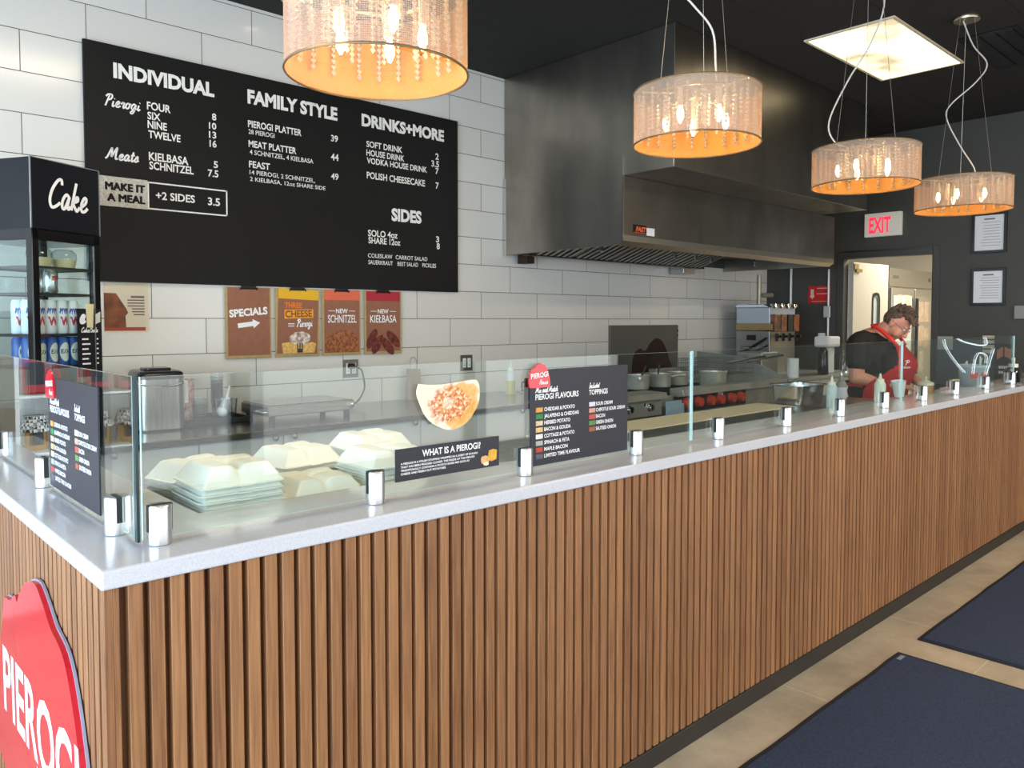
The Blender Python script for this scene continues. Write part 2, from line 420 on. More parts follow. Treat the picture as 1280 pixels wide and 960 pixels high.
# back room behind the doorway
BX = 12.9
w = MB().box(BX, BX+.1, 2.0, 5.9, FZ, 2.9).box(XR+.12, BX, 5.8, 5.9, FZ, 2.9).box(XR+.12, BX, 1.9, 2.0, FZ, 2.9)
struct(w.build('wall_backroom', BEIGE))
struct(MB().box(XR+.12, BX+.1, 1.9, 5.9, 2.9, 3.0).build('ceiling_backroom', BEIGE))
area('backroom_light', (10.6, 3.3, 2.86), (0, 0, 0), 1.2, 1.0, 80, (1.0, .93, .8))

# kitchen door leaf, swung open into the back room
hx, hy, ex, ey = 9.46, 4.14, 10.35, 4.08
L = math.hypot(ex-hx, ey-hy); ang = math.atan2(ey-hy, ex-hx)
t = thing('door_1', 'pale beige swing door standing open in the kitchen doorway', 'door', (hx, hy, FZ), ang); struct(t)
DOORM = mat('door_beige', '#b7b1a3', 0.5)
zt = 2.28-FZ
m = MB().box(0, .48, -.02, .02, .01, zt).box(.66, L, -.02, .02, .01, zt).box(.48, .66, -.02, .02, .01, 1.18).box(.48, .66, -.02, .02, 1.98, zt)
struct(m.build('door_leaf', DOORM, t, bevel=.003))
def roundrect(x0, x1, z0, z1, r, n=5):
    o = []
    for cx, cz, a0 in ((x1-r, z1-r, 0), (x0+r, z1-r, 90), (x0+r, z0+r, 180), (x1-r, z0+r, 270)):
        for k in range(n+1):
            a = math.radians(a0+90*k/n); o.append((cx+r*math.cos(a), cz+r*math.sin(a)))
    return o
ou, inn = roundrect(.465, .675, 1.165, 1.995, .09), roundrect(.5, .64, 1.2, 1.96, .065)
m = MB(); n = len(ou)
for y in (-.026, .026):
    b0 = len(m.v); m.add([(p[0], y, p[1]) for p in ou+inn], [(i, (i+1) % n, n+(i+1) % n, n+i) for i in range(n)])
struct(m.build('window_gasket', BLACKM, t))
struct(MB().box(.48, .66, -.004, .004, 1.18, 1.98).build('window_pane', mat('door_window', '#aab3b2', .15), t))
struct(MB().box(.0, .10, -.035, -.02, zt-.09, zt-.02).box(.02, .16, -.05, -.035, zt-.12, zt-.08).build('hinge_bracket', mat('brass_dull', '#a08a55', .4, .8), t))

# ceiling light panel
LX0, LX1, LY0, LY1 = 5.785, 7.195, 2.275, 2.905
t = thing('ceiling_light', 'square glowing recessed ceiling light panel in the black ceiling', 'ceiling light', ((LX0+LX1)/2, (LY0+LY1)/2, CZ))
hx_, hy_ = (LX1-LX0)/2, (LY1-LY0)/2
m = MB().box(-hx_-.02, hx_+.02, -hy_-.02, -hy_, -.012, .0).box(-hx_-.02, hx_+.02, hy_, hy_+.02, -.012, .0).box(-hx_-.02, -hx_, -hy_, hy_, -.012, 0).box(hx_, hx_+.02, -hy_, hy_, -.012, 0)
m.build('frame', mat('panel_frame', '#d9cfb5', .5), t)
DIFF = mat('diffuser_glow', '#f4e9c8', .6, emit=(1.0, .83, .52, 1), emit_s=2.2)
nt = DIFF.node_tree; b = nt.nodes['Principled BSDF']
tc = nt.nodes.new('ShaderNodeTexCoord'); nz = nt.nodes.new('ShaderNodeTexNoise'); nz.inputs['Scale'].default_value = 2.0
nt.links.new(tc.outputs['Object'], nz.inputs['Vector'])
mr = nt.nodes.new('ShaderNodeMapRange'); mr.inputs[1].default_value = .38; mr.inputs[2].default_value = .62; mr.inputs[3].default_value = .42; mr.inputs[4].default_value = 2.6
nt.links.new(nz.outputs['Fac'], mr.inputs[0]); nt.links.new(mr.outputs[0], b.inputs['Emission Strength'])
MB().box(-hx_, hx_, -hy_, hy_, -.006, -.001).build('diffuser', DIFF, t)

# unseen copies of the panel, added as fill over customers and staff aisle
for i, (px_, w_) in enumerate(((.7, 'nearest the side windows'), (3.5, 'in the middle'), (6.3, 'nearest the far wall'), (1.2, 'over the staff aisle'))):
    t2 = copy_tree(t, (px_, -.9 if i < 3 else 2.75, CZ), 0, 'unseen ceiling light panel added to brighten the room, ' + w_)
    for c_ in children_of(t2):
        if c_.name.startswith('diffuser'): c_.data = c_.data.copy(); c_.data.materials[0] = mat('diffuser_fill_%d' % i, '#f4e9c8', .6, emit=(1.0, .84, .60, 1), emit_s=(9, 18, 32, 13)[i])
# black slot diffuser and brass downlight
t = thing('ceiling_vent', 'black slotted air vent in the ceiling beyond the light panel', 'vent', (7.1, 1.92, CZ))
m = MB()
for k in range(3): m.box(-.45, .5, -.16+.11*k, -.10+.11*k, -.012, 0)
m.build('slats', mat('vent_black', '#0b0b0b', .4), t)
MB().box(-.5, .55, -.2, .2, -.005, 0).build('vent_plate', BLACKG, t)
t = thing('recessed_downlight', 'small brass-rimmed recessed downlight at the tiled wall by the nearest pendant', 'downlight', (2.53, 4.86, CZ))
MB().lathe([(.085, 0), (.09, -.018), (.065, -.024), (.06, 0)], n=28).build('trim_ring', mat('brass_ring', '#c9b98a', .25, 1.0), t, smooth=True)
MB().lathe([(.06, -.008), (.0, -.006)], n=20).build('lamp', mat('downlight_glow', '#fff0c8', .5, emit=(1, .85, .55, 1), emit_s=6), t)

# ================================================================== COUNTER
def wood_mat(name, axis, base):
    m = bpy.data.materials.new(name); m.use_nodes = True; nt = m.node_tree; b = nt.nodes['Principled BSDF']
    tc = nt.nodes.new('ShaderNodeTexCoord'); sp = nt.nodes.new('ShaderNodeSeparateXYZ'); nt.links.new(tc.outputs['Object'], sp.inputs[0])
    fl = math_node(nt, 'FLOOR', math_node(nt, 'DIVIDE', sp.outputs[axis], 0.0428))
    wn = nt.nodes.new('ShaderNodeTexWhiteNoise'); wn.noise_dimensions = '1D'; nt.links.new(fl, wn.inputs['W'])
    mp = nt.nodes.new('ShaderNodeMapping'); mp.inputs['Scale'].default_value = (60, 60, 2.2); nt.links.new(tc.outputs['Object'], mp.inputs['Vector'])
    nz = nt.nodes.new('ShaderNodeTexNoise'); nz.inputs['Scale'].default_value = 2.2; nz.inputs['Detail'].default_value = 6; nt.links.new(mp.outputs[0], nz.inputs['Vector'])
    f = math_node(nt, 'ADD', math_node(nt, 'MULTIPLY', nz.outputs['Fac'], .75), math_node(nt, 'MULTIPLY', wn.outputs['Value'], .2))
    rp = nt.nodes.new('ShaderNodeValToRGB'); rp.color_ramp.elements[0].position = .25; rp.color_ramp.elements[1].position = .85
    rp.color_ramp.elements[0].color = S(base[0]); rp.color_ramp.elements[1].color = S(base[1])
    nt.links.new(f, rp.inputs[0]); nt.links.new(rp.outputs[0], b.inputs['Base Color']); b.inputs['Roughness'].default_value = .45
    return m
WOODC = ('#6f462b', '#b38256')
WOODX = wood_mat('slat_wood', 0, WOODC); WOODY = wood_mat('slat_wood_return', 1, WOODC)
X0, Y0 = .48, 1.735               # backing-panel corner; slats stand proud of it
XE, YE = 9.34, 3.9                # ends of the long counter and of the left wing
ZS = 1.032                        # underside of the worktop
t = thing('service_counter', 'long slatted timber service counter turning the corner at left, black kick base', 'counter', (X0, Y0, FZ))
def rel(m): m.T = Matrix.Translation((-X0, -Y0, -FZ)); return m
rel_b = rel(MB()); rel_b.box(X0, XE, Y0, Y0+.02, .005, ZS-.001).box(X0, X0+.02, Y0+.02, YE, .005, ZS-.001)
rel_b.build('backing_panel', mat('slat_backing', '#6e4a30', .7), t)
rel_i = rel(MB()); rel_i.box(X0+.02, XE, Y0+.02, 2.0, FZ+.01, ZS-.002).box(X0+.02, .74, 2.0, YE, FZ+.01, ZS-.002)
rel_i.build('carcass', mat('carcass_white', '#c4c4c2', .6), t)
m = rel(MB()); p = .0428; x = X0-.012
k = 0
while x < XE-.04:
    w_ = .0295 if k else .012
    m.box(x, x+w_, Y0-.030, Y0, .006, ZS-.0012); x += p if k else p-.014; k += 1
m.build('front_slats', WOODX, t, bevel=.0012, seg=1)
m = rel(MB()); y = Y0-.030
k = 0
while y < YE-.04:
    w_ = .0295 if k else .030
    m.box(X0-.030, X0-(.012 if k == 0 else 0), y, y+w_, .006, ZS-.0012); y += p if k else p+.004; k += 1
m.build('side_slats', WOODY, t, bevel=.0012, seg=1)
m = rel(MB()); m.box(X0-.034, XE, Y0-.036, Y0, FZ+.001, .006).box(X0-.034, X0, Y0, YE, FZ+.001, .006)
m.build('kick_base', mat('kick_black', '#24211f', .45), t, bevel=.003)

QUARTZ = mat('quartz', '#c4c6ce', .12, noise_amt=.10, noise_scale=260, spec=.55)
m = MB(); XI, YI = .775, 2.045
pts = [(.443, 1.695), (XE, 1.695), (XE, YI), (XI, YI), (XI, YE+.02), (.443, YE+.02)]
m.prism(pts, 'z', ZS, 1.074)
o = m.build('worktop', QUARTZ, bevel=.006, seg=3)
tag(o, 'white speckled quartz L-shaped worktop on the slatted counter', 'worktop')

# prep table inside the counter, lower than the worktop
t = thing('prep_table', 'low stainless steel prep table behind the glass, carrying the foam boxes', 'table', (.8, 2.06, FZ))
def rl(m, x, y, z): m.T = Matrix.Translation((-x, -y, -z)); return m
m = rl(MB(), .8, 2.06, FZ); m.box(.8, 5.85, 2.06, 2.78, .965, 1.0); m.build('tabletop', STEEL, t, bevel=.003)
m = rl(MB(), .8, 2.06, FZ); m.box(.85, 5.8, 2.1, 2.72, .15, .965); m.build('cabinet_body', STEEL, t)
m = rl(MB(), .8, 2.06, FZ); m.box(2.65, 4.86, 2.49, 2.76, 1.0, 1.012); m.build('cutting_board', mat('board_tan', '#c9bfa8', .5), t, bevel=.003)
m = rl(MB(), .8, 2.06, FZ); m.box(2.62, 4.95, 2.1, 2.48, 1.0, 1.008); m.build('pan_cover', mat('pan_dark', '#5d5850', .3, .9), t, bevel=.002)
for x in (.9, 2.5, 4.1, 5.7):
    for y in (2.13, 2.69):
        m = rl(MB(), .8, 2.06, FZ); m.cyl((x, y, FZ), .025, .15-FZ); m.build('leg', STEEL, t, smooth=True)
t = thing('work_shelf', 'narrow stainless steel work shelf where the cook stands', 'shelf', (5.9, 2.06, FZ))
m = rl(MB(), 5.9, 2.06, FZ); m.box(5.9, 9.2, 2.06, 2.34, .975, 1.0); m.build('shelf_top', STEEL, t, bevel=.003)
for x in (5.95, 7.5, 9.1):
    m = rl(MB(), 5.9, 2.06, FZ); m.box(x-.02, x+.02, 2.08, 2.12, FZ, .975).box(x-.02, x+.02, 2.28, 2.32, FZ, .975); m.build('leg_frame', STEEL, t)

# ---- glass guards
def pane(name, x0, x1, y0, y1, z0, z1, label):
    b = MB(); b.box(x0, x1, y0, y1, z0, z1)
    o = b.build(name, [GLASS, GEDGE])
    thin = 0 if (x1-x0) < (y1-y0) else 1
    for p_ in o.data.polygons:
        p_.material_index = 0 if abs(p_.normal[thin]) > .9 else 1
    return tag(o, label, 'glass guard')
GY0, GY1 = 1.826, 1.836
pane('glass_guard', .566, 2.695, GY0, GY1, 1.086, 1.453, 'long clear glass guard panel with the two dark signs and pierogi picture')
pane('glass_guard', 2.703, 4.888, GY0, GY1, 1.086, 1.453, 'clear glass guard panel in front of the red-knobbed range')
pane('glass_guard', 4.896, 7.17, GY0, GY1, 1.086, 1.453, 'clear glass guard panel at the far end in front of the cook')
pane('glass_guard', .556, .564, 1.856, 3.86, 1.086, 1.453, 'clear glass guard panel on the left wing carrying the angled menu sign')
m = MB().box(.557, .5635, 1.8375, 1.854, 1.08, 1.454); 
tag(m.build('corner_seal', mat('seal_dark', '#0f2a2c', .2)), 'dark upright seal strip where the two glass guards meet at the corner', 'seal strip')

def clamp():
    t = thing('glass_clamp', '', 'glass clamp', group='glass clamps along the counter')
    b = MB(); b.lathe([(.024, 0), (.026, .002), (.026, .086), (.024, .09), (.0, .09)], n=24)
    b.build('post', mat('clamp_steel', '#cfd0d2', .32, 1.0), t, smooth=True)
    b = MB(); b.box(-.0062, .0062, -.0265, .0265, .03, .0908)
    b.build('clamp_slot', mat('slot_dark', '#1a1c1e', .5), t)
    return t
cl0 = clamp(); 
ordn = ['first', 'second', 'third', 'fourth', 'fifth', 'sixth', 'seventh', 'eighth', 'ninth', 'tenth', 'eleventh', 'twelfth']
xs = [.60, 1.172, 1.745, 2.325, 2.885, 3.47, 4.045, 4.62, 5.22, 5.80, 6.45, 7.1]
for i, x in enumerate(xs):
    lab = 'brushed steel glass clamp on the long counter, %s from the corner' % ordn[i]
    o = cl0 if i == 0 else copy_tree(cl0)
    o.location = (x, GY0-.006, 1.0742); o.rotation_euler = (0, 0, PI/2); o['label'] = lab
for i, y in enumerate((1.975, 2.687, 3.40)):
    o = copy_tree(cl0); o.location = (.553, y, 1.0742); o.rotation_euler = (0, 0, 0)
    o['label'] = 'brushed steel glass clamp on the left wing, %s from the corner' % ordn[i]

# ---- signs on the glass
def house_outline(w, h):
    """rounded dumpling-house emblem outline, u 0..1, v 0..1"""
    P = [(.02, .0), (.0, .3), (.07, .62), (.13, .76), (.2, .78), (.24, .82), (.29, .8), (.33, .9), (.45, .99), (.55, 1.0), (.6, .97), (.66, .93), (.73, .91), (.8, .82), (.86, .7), (.93, .52), (.98, .3), (1.0, .05), (.93, -.03), (.5, -.05), (.08, -.03)]
    return [(p[0]*w, p[1]*h) for p in spline(P + [P[0]], 4)[:-1]]
SW_ = [('CHEDDAR & POTATO', '#e09a4e', 1.68), ('JALAPENO & CHEDDAR', '#2f8a4a', 1.93), ('HERBED POTATO', '#dcc4a8', 1.42), ('BACON & GOUDA', '#e3b57c', 1.45), ('COTTAGE & POTATO', '#e3dfe2', 1.66), ('SPINACH & FETA', '#a9b3a6', 1.38), ('MAPLE BACON', '#b9443a', 1.28), ('LIMITED TIME FLAVOUR', '#5c606b', 1.98)]
TW_ = [('SOUR CREAM', '#dcd9e2', 1.02), ('CHIPOTLE SOUR CREAM', '#d99a86', 1.82), ('BACON', '#c9554a', .56), ('GREEN ONION', '#5f8a4a', 1.06), ('SAUTEED ONION', '#9c5a3c', 1.25)]
def flavour_sign(label, loc, rz):
    w, h = .503, .318
    t = thing('menu_sign', label, 'sign', loc, rz)
    MB().box(0, w, -.004, 0, 0, h).build('sign_panel', NAVY, t)
    s = w/598.0; H = 590.0      # local unit = zoomed photo pixel
    b = MB()
    def Z(y): return (H - y)*s*.92*h/(H*s*.92)
    b_y = -.0046
    put_script(b, 'Mix and Match', 27*s, .243, 125*s, .019, b_y, .17); b.build('script_lettering', SWHITE, t); b = MB()
    put_text(b, 'PIEROGI FLAVOURS', 27*s, .219, 250*s, .0185, b_y, .02); b.build('heading_lettering', SWHITE, t); b = MB()
    put_script(b, 'Included', 342*s, .243, 64*s, .018, b_y, .17); b.build('script_lettering', SWHITE, t); b = MB()
    put_text(b, 'TOPPINGS', 342*s, .219, 120*s, .0175, b_y, .02); b.build('heading_lettering', SWHITE, t)
    for i, (n_, c_, q) in enumerate(SW_): b = MB(); put_text(b, n_, 76*s, .1795-.0222*i, 106*q*s, .0118, b_y, .02); b.build('item_lettering', SWHITE, t)
    for i, (n_, c_, q) in enumerate(TW_): b = MB(); put_text(b, n_, 386*s, .1795-.0222*i, 106*q*s, .0118, b_y, .02); b.build('item_lettering', SWHITE, t)
    for lst, x in ((SW_, 30), (TW_, 344)):
        for i, (n_, c_, q) in enumerate(lst):
            z = .1775-.0222*i
            MB().box(x*s, (x+37)*s, -.0052, -.004, z, z+.0155).build('swatch', mat('swatch_'+c_, c_, .6, noise_amt=.35, noise_scale=160), t)
    b = MB(); b.at(TR(-.01, 0, h-.055)); b.prism(house_outline(.098, .078), 'y', -.009, -.004); b.build('emblem', RED, t)
    b = MB(); put_text(b, 'PIEROGI', -.002, h-.028, .08, .016, -.0095, .02, rot=.08); put_script(b, 'House', .035, h-.047, .04, .016, -.0095, .15)
    b.build('emblem_lettering', SWHITE, t)
    return t
flavour_sign('dark flavours and toppings sign on the long front glass', (1.770, GY0-.001, 1.097), 0)
flavour_sign('dark flavours and toppings sign on the left wing glass', (.553, 2.597, 1.095), -PI/2)

t = thing('info_sign', 'small dark WHAT IS A PIEROGI sign on the front glass', 'sign', (1.2405, GY0-.001, 1.121))
w, h = .391, .093
MB().box(0, w, -.004, 0, 0, h).build('sign_panel', NAVY, t)
b = MB(); put_text(b, 'WHAT IS A PIEROGI?', .092, .0635, .222, .0185, -.0046, .02)
for i, (tx, q) in enumerate((('A PIEROGI IS A POLISH STUFFING WRAPPED IN A SHEET OF DOUGH', .285), ('THAT HAS BEEN PINCHED CLOSED. THE INSIDE OF THE PIEROGI', .272), ('TRADITIONALLY CONTAINS A POTATO BASED MIX SUCH AS', .252), ('CHEESE AND FRESH CUT POTATOES.', .162))):
    put_text(b, tx, .017, .0475-.0098*i, q, .0056, -.0046, .02)
b.build('lettering', SWHITE, t)
def blob(cx, cz, rx, rz, n=20, j=.08, sd=0):
    r = random.Random(sd); return [(cx+rx*math.cos(2*PI*k/n)*(1+r.uniform(-j, j)), cz+rz*math.sin(2*PI*k/n)*(1+r.uniform(-j, j))) for k in range(n)]
MB().prism([(.343, .026), (.349, .052), (.366, .055), (.381, .051), (.379, .022), (.358, .017)], 'y', -.0056, -.004).build('cheese_picture', mat('cheese', '#e2a93c', .6, noise_amt=.2, noise_scale=90), t)
MB().prism(blob(.332, .024, .017, .014, sd=2), 'y', -.0052, -.004).build('potato_picture', mat('potato', '#d8a872', .6, noise_amt=.3, noise_scale=120), t)
MB().prism(blob(.336, .012, .010, .006, sd=4), 'y', -.0062, -.004).build('curd_picture', mat('curd', '#efe3c6', .6), t)

# pierogi picture decal
t = thing('pierogi_decal', 'half-moon fried dumpling picture stuck on the front glass', 'decal', (1.43, GY0-.001, 1.32))
pts = [(1.322, 1.396), (1.383, 1.390), (1.45, 1.392), (1.528, 1.398), (1.547, 1.388), (1.553, 1.368), (1.551, 1.334), (1.536, 1.304), (1.504, 1.27), (1.457, 1.253), (1.419, 1.255), (1.375, 1.275), (1.346, 1.301), (1.329, 1.332), (1.315, 1.368)]
pts = [(p_[0]-1.43, p_[1]-1.32) for p_ in spline(pts+[pts[0]], 3)[:-1]]
def pierogi_mat():
    m = bpy.data.materials.new('pierogi_print'); m.use_nodes = True; nt = m.node_tree; b = nt.nodes['Principled BSDF']; b.inputs['Roughness'].default_value = .55
    tc = nt.nodes.new('ShaderNodeTexCoord')
    def nz(s, d=4):
        n = nt.nodes.new('ShaderNodeTexNoise'); n.inputs['Scale'].default_value = s; n.inputs['Detail'].default_value = d; nt.links.new(tc.outputs['Object'], n.inputs['Vector']); return n.outputs['Fac']
    sp = nt.nodes.new('ShaderNodeSeparateXYZ'); nt.links.new(tc.outputs['Object'], sp.inputs[0])
    def dist(cx, cz, sx, sz):
        a = math_node(nt, 'POWER', math_node(nt, 'ABSOLUTE', math_node(nt, 'DIVIDE', math_node(nt, 'SUBTRACT', sp.outputs[0], cx), sx)), 2)
        c = math_node(nt, 'POWER', math_node(nt, 'ABSOLUTE', math_node(nt, 'DIVIDE', math_node(nt, 'SUBTRACT', sp.outputs[2], cz), sz)), 2)
        return math_node(nt, 'SQRT', math_node(nt, 'ADD', a, c))
    def ramp(src, els):
        r = nt.nodes.new('ShaderNodeValToRGB'); nt.links.new(src, r.inputs[0]); e = r.color_ramp.elements
        e[0].position, e[0].color = els[0][0], S(els[0][1]); e[1].position, e[1].color = els[-1][0], S(els[-1][1])
        for p_, c_ in els[1:-1]: q = e.new(p_); q.color = S(c_)
        return r.outputs[0]
    def mix(f, a, c):
        n = nt.nodes.new('ShaderNodeMix'); n.data_type = 'RGBA'; nt.links.new(f, n.inputs[0]); nt.links.new(a, n.inputs[6]); nt.links.new(c, n.inputs[7]); return n.outputs[2]
    d1 = math_node(nt, 'ADD', dist(.045, .0, .10, .075), math_node(nt, 'MULTIPLY', math_node(nt, 'SUBTRACT', nz(26), .5), 1.5))
    base = ramp(d1, [(.45, '#d8a050'), (.85, '#e6bf84'), (1.15, '#e9dcc6'), (1.5, '#e6e2dc')])
    d2 = math_node(nt, 'ADD', dist(.005, .012, .080, .055), math_node(nt, 'MULTIPLY', math_node(nt, 'SUBTRACT', nz(60), .5), .9))
    f2 = nt.nodes.new('ShaderNodeMapRange'); nt.links.new(d2, f2.inputs[0]); f2.inputs[1].default_value = .8; f2.inputs[2].default_value = 1.05; f2.inputs[3].default_value = .85; f2.inputs[4].default_value = 0
    spots = ramp(nz(130, 3), [(.38, '#b9542c'), (.48, '#e07c4a'), (.6, '#f0d2a8'), (.7, '#f3e6cf')])
    c = mix(f2.outputs[0], base, spots)
    d3 = math_node(nt, 'ADD', dist(.0, .012, .022, .02), math_node(nt, 'MULTIPLY', math_node(nt, 'SUBTRACT', nz(90), .5), 1.0))
    f3 = nt.nodes.new('ShaderNodeMapRange'); nt.links.new(d3, f3.inputs[0]); f3.inputs[1].default_value = .7; f3.inputs[2].default_value = 1.1; f3.inputs[3].default_value = .5; f3.inputs[4].default_value = 0
    c = mix(f3.outputs[0], c, ramp(nz(40), [(.3, '#e8d6c0'), (.7, '#f3ece0')]))
    nt.links.new(c, b.inputs['Base Color']); return m
MB().prism(pts, 'y', -.003, 0).build('print', pierogi_mat(), t)

# big shop sign on the left wing
t = thing('shop_sign', 'large glossy red shop sign with white lettering on the counter left end', 'sign', (.447, 2.25, .3))
P = [(2.748, .283), (2.742, .42), (2.715, .57), (2.657, .69), (2.63, .765), (2.61, .785), (2.53, .795), (2.466, .828), (2.441, .815), (2.41, .845), (2.351, .885), (2.28, .912), (2.21, .92), (2.155, .900), (2.106, .875), (2.06, .852), (1.98, .833), (1.928, .800), (1.88, .735), (1.845, .665), (1.811, .58), (1.775, .45), (1.755, .33), (1.78, .27), (1.95, .245), (2.25, .235), (2.55, .245)]
pts = [(p_[0]-2.25, p_[1]-.3) for p_ in spline(P+[P[0]], 3)[:-1]]
b = MB(); b.prism(pts, 'x', -.018, 0); b.build('sign_body', RED, t)
pts2 = [(p_[0]*1.012, (p_[1]-.28)*1.012+.28) for p_ in pts]
b = MB(); b.prism(pts2, 'x', -.006, 0.0); b.build('sign_rim', mat('rim_grey', '#9d9db0', .4), t)
fn = lambda q: (-.0185, -q[0], q[2])
b = MB(); put_text(b, 'PIEROGI', -.40, .150, .82, .178, 0, .022, rot=.028, fn=fn)
b.build('lettering', mat('sign_white_gloss', '#dfe9f5', .3), t)
b = MB(); put_script(b, 'House', -.05, .02, .40, .13, 0, .14, fn=fn); b.build('script_lettering', MATS['sign_white_gloss'], t)
# ================================================================== BACK WALL
t = thing('menu_board', 'large black chalkboard menu hung on the white tiled wall', 'menu board', (2.74, 5.19, 1.815))
BYF = 5.166
def rb(): return MB().at(Matrix.Translation((-2.74, -5.19, -1.815)))
m = rb(); m.box(1.318, 4.165, BYF, 5.19, 1.815, 3.251); m.build('board', BOARD, t, bevel=.002)
TY = BYF-.0012
b = rb()
for tx, x, z, w, h in (('INDIVIDUAL', 1.482, 3.058, .618, .082), ('FAMILY STYLE', 2.328, 3.062, .692, .085), ('DRINKS+MORE', 3.228, 3.061, .790, .083), ('SIDES', 3.494, 2.366, .291, .089)):
    b = rb(); put_text(b, tx, x, z, w, h, TY, .045); b.build('heading_lettering', CHALK, t)
b = rb()
put_script(b, 'Pierogi', 1.425, 2.879, .205, .07, TY, .13); b.build('script_lettering', CHALK, t)
b = rb(); put_script(b, 'Meats', 1.43, 2.560, .185, .072, TY, .14)
b.build('script_lettering', CHALK, t)
b = rb()
for tx, x, z, w, h in (
 ('FOUR', 1.673, 2.899, .144, .046), ('SIX', 1.675, 2.839, .079, .044), ('NINE', 1.675, 2.784, .117, .045), ('TWELVE', 1.678, 2.724, .198, .044),
 ('8', 2.082, 2.903, .029, .042), ('10', 2.061, 2.843, .049, .040), ('13', 2.060, 2.784, .049, .041), ('16', 2.063, 2.725, .047, .043),
 ('KIELBASA', 1.679, 2.585, .244, .048), ('SCHNITZEL', 1.681, 2.529, .275, .046), ('5', 2.088, 2.591, .029, .042), ('7.5', 2.049, 2.529, .070, .044),
 ('+2 SIDES', 1.717, 2.345, .244, .046), ('3.5', 2.046, 2.341, .081, .048),
 ('PIEROGI PLATTER', 2.329, 2.899, .398, .044), ('28 PIEROGI', 2.332, 2.853, .189, .030), ('39', 2.965, 2.901, .058, .044), ('MEAT PLATTER', 2.331, 2.765, .355, .043),
 ('4 SCHNITZEL, 4 KIELBASA', 2.338, 2.715, .481, .031), ('44', 2.963, 2.763, .064, .047), ('FEAST', 2.332, 2.626, .152, .043), ('14 PIEROGI, 2 SCHNITZEL,', 2.336, 2.579, .495, .029),
 ('2 KIELBASA, 12oz SHARE SIDE', 2.338, 2.534, .577, .027), ('49', 2.962, 2.622, .063, .044),
 ('SOFT DRINK', 3.269, 2.905, .332, .044), ('HOUSE DRINK', 3.268, 2.840, .351, .044), ('VODKA HOUSE DRINK', 3.271, 2.781, .571, .043), ('2', 3.928, 2.901, .035, .048), ('3.5', 3.887, 2.839, .078, .047),
 ('7', 3.927, 2.784, .034, .046), ('POLISH CHEESECAKE', 3.270, 2.667, .551, .048), ('7', 3.929, 2.664, .033, .048),
 ('SOLO 4oz', 3.277, 2.226, .273, .047), ('SHARE 12oz', 3.280, 2.172, .296, .045), ('3', 3.931, 2.224, .033, .046), ('8', 3.937, 2.167, .033, .048),
 ('COLESLAW', 3.275, 2.062, .225, .031), ('CARROT SALAD', 3.53, 2.062, .312, .031), ('SAUERKRAUT', 3.278, 2.011, .226, .031), ('BEET SALAD', 3.548, 2.011, .20, .031), ('PICKLES', 3.79, 2.011, .14, .031)):
    b = rb(); put_text(b, tx, x, z, w, h, TY,   .022 if h > .035 else .010); b.build('item_lettering', CHALK, t)
b = rb(); b.box(1.379, 1.668, BYF-.0012, BYF, 2.274, 2.455); b.build('chalk_block', CHALKH, t)
b = rb()
for q in ((1.668, 2.178, 2.440, 2.449), (1.668, 2.178, 2.276, 2.285), (2.169, 2.178, 2.276, 2.449), (1.668, 1.676, 2.276, 2.449)): b.box(q[0], q[1], BYF-.0012, BYF, q[2], q[3])
b.build('chalk_frame', CHALK, t)
for tx, x, z, w_ in (('MAKE IT', 1.425, 2.374, .225), ('A MEAL', 1.435, 2.306, .215)):
    b = rb()
    for dx, dz in ((0, 0), (.003, .001), (-.003, -.001), (.001, .003), (0, -.003), (.004, -.002), (-.004, .002)): put_text(b, tx, x+dx, z+dz, w_, .044, BYF-.0016-abs(dx)*.02, .0)
    b.build('block_lettering', mat('block_ink', '#141211', .8), t)

# clipboards under the board
KRAFT = mat('kraft_board', '#b19a6b', .7, noise_amt=.1, noise_scale=30)
BROWN = mat('sheet_brown', '#96624a', .7, noise_amt=.08, noise_scale=40)
def clipboard(x, label, w=.33, head=None, tilt=0.0):
    t = thing('poster_clipboard', label, 'clipboard', (x, 5.186, 1.314), 0)
    MB().box(0, w, -.008, 0, 0, .492).build('board', KRAFT, t, bevel=.002)
    T = TR(w/2, 0, .25, 0, 0, tilt)
    b = MB().at(T); b.box(-w*.45, w*.46, -.0095, -.008, -.228, .238); b.build('sheet', BROWN, t)
    if head:
        b = MB().at(T); b.box(-w*.45, w*.46, -.0102, -.0095, .165, .238); b.build('header_band', mat('band_'+head, head, .6), t)
    b = MB(); b.tube([(w*.32, -.012, .472), (w*.32, -.014, .488), (w*.36, -.016, .482), (w*.64, -.016, .482), (w*.68, -.014, .488), (w*.68, -.012, .472)], .004, 6)
    b.box(w*.34, w*.66, -.013, -.008, .478, .4995); b.build('clip', mat('clip_black', '#191614', .35, .7), t)
    return t, T
YT = -.0108
t, T = clipboard(2.157, 'plain brown SPECIALS clipboard with a white arrow under the menu board')
b = MB(); put_text(b, 'SPECIALS', .028, .285, .275, .047, YT, .04, rot=.09); b.build('lettering', SWHITE, t)
b = MB(); b.at(TR(.16, 0, .236, 0, 0, -.13)); b.prism([(-.075, -.016), (.035, -.016), (.035, -.032), (.085, 0), (.035, .032), (.035, .016), (-.075, .016)], 'y', YT, -.0095); b.build('arrow', SWHITE, t)
t, T = clipboard(2.517, 'yellow-topped THREE CHEESE clipboard under the menu board', .345, '#e9b21e', .035)
b = MB(); put_text(b, 'THREE', .07, .355, .135, .036, YT, .035, rot=-.01); b.build('lettering', mat('orange_ink', '#ec7a22', .6), t)
MB().prism([(.068, .275), (.295, .282), (.295, .345), (.068, .34)], 'y', -.0106, -.0095).build('heading_block', mat('block_amber', '#eda31f', .6), t)
b = MB(); put_text(b, 'CHEESE', .074, .285, .21, .046, -.0112, .03, rot=.03); b.build('block_lettering', mat('brown_ink', '#8a4a22', .6), t)
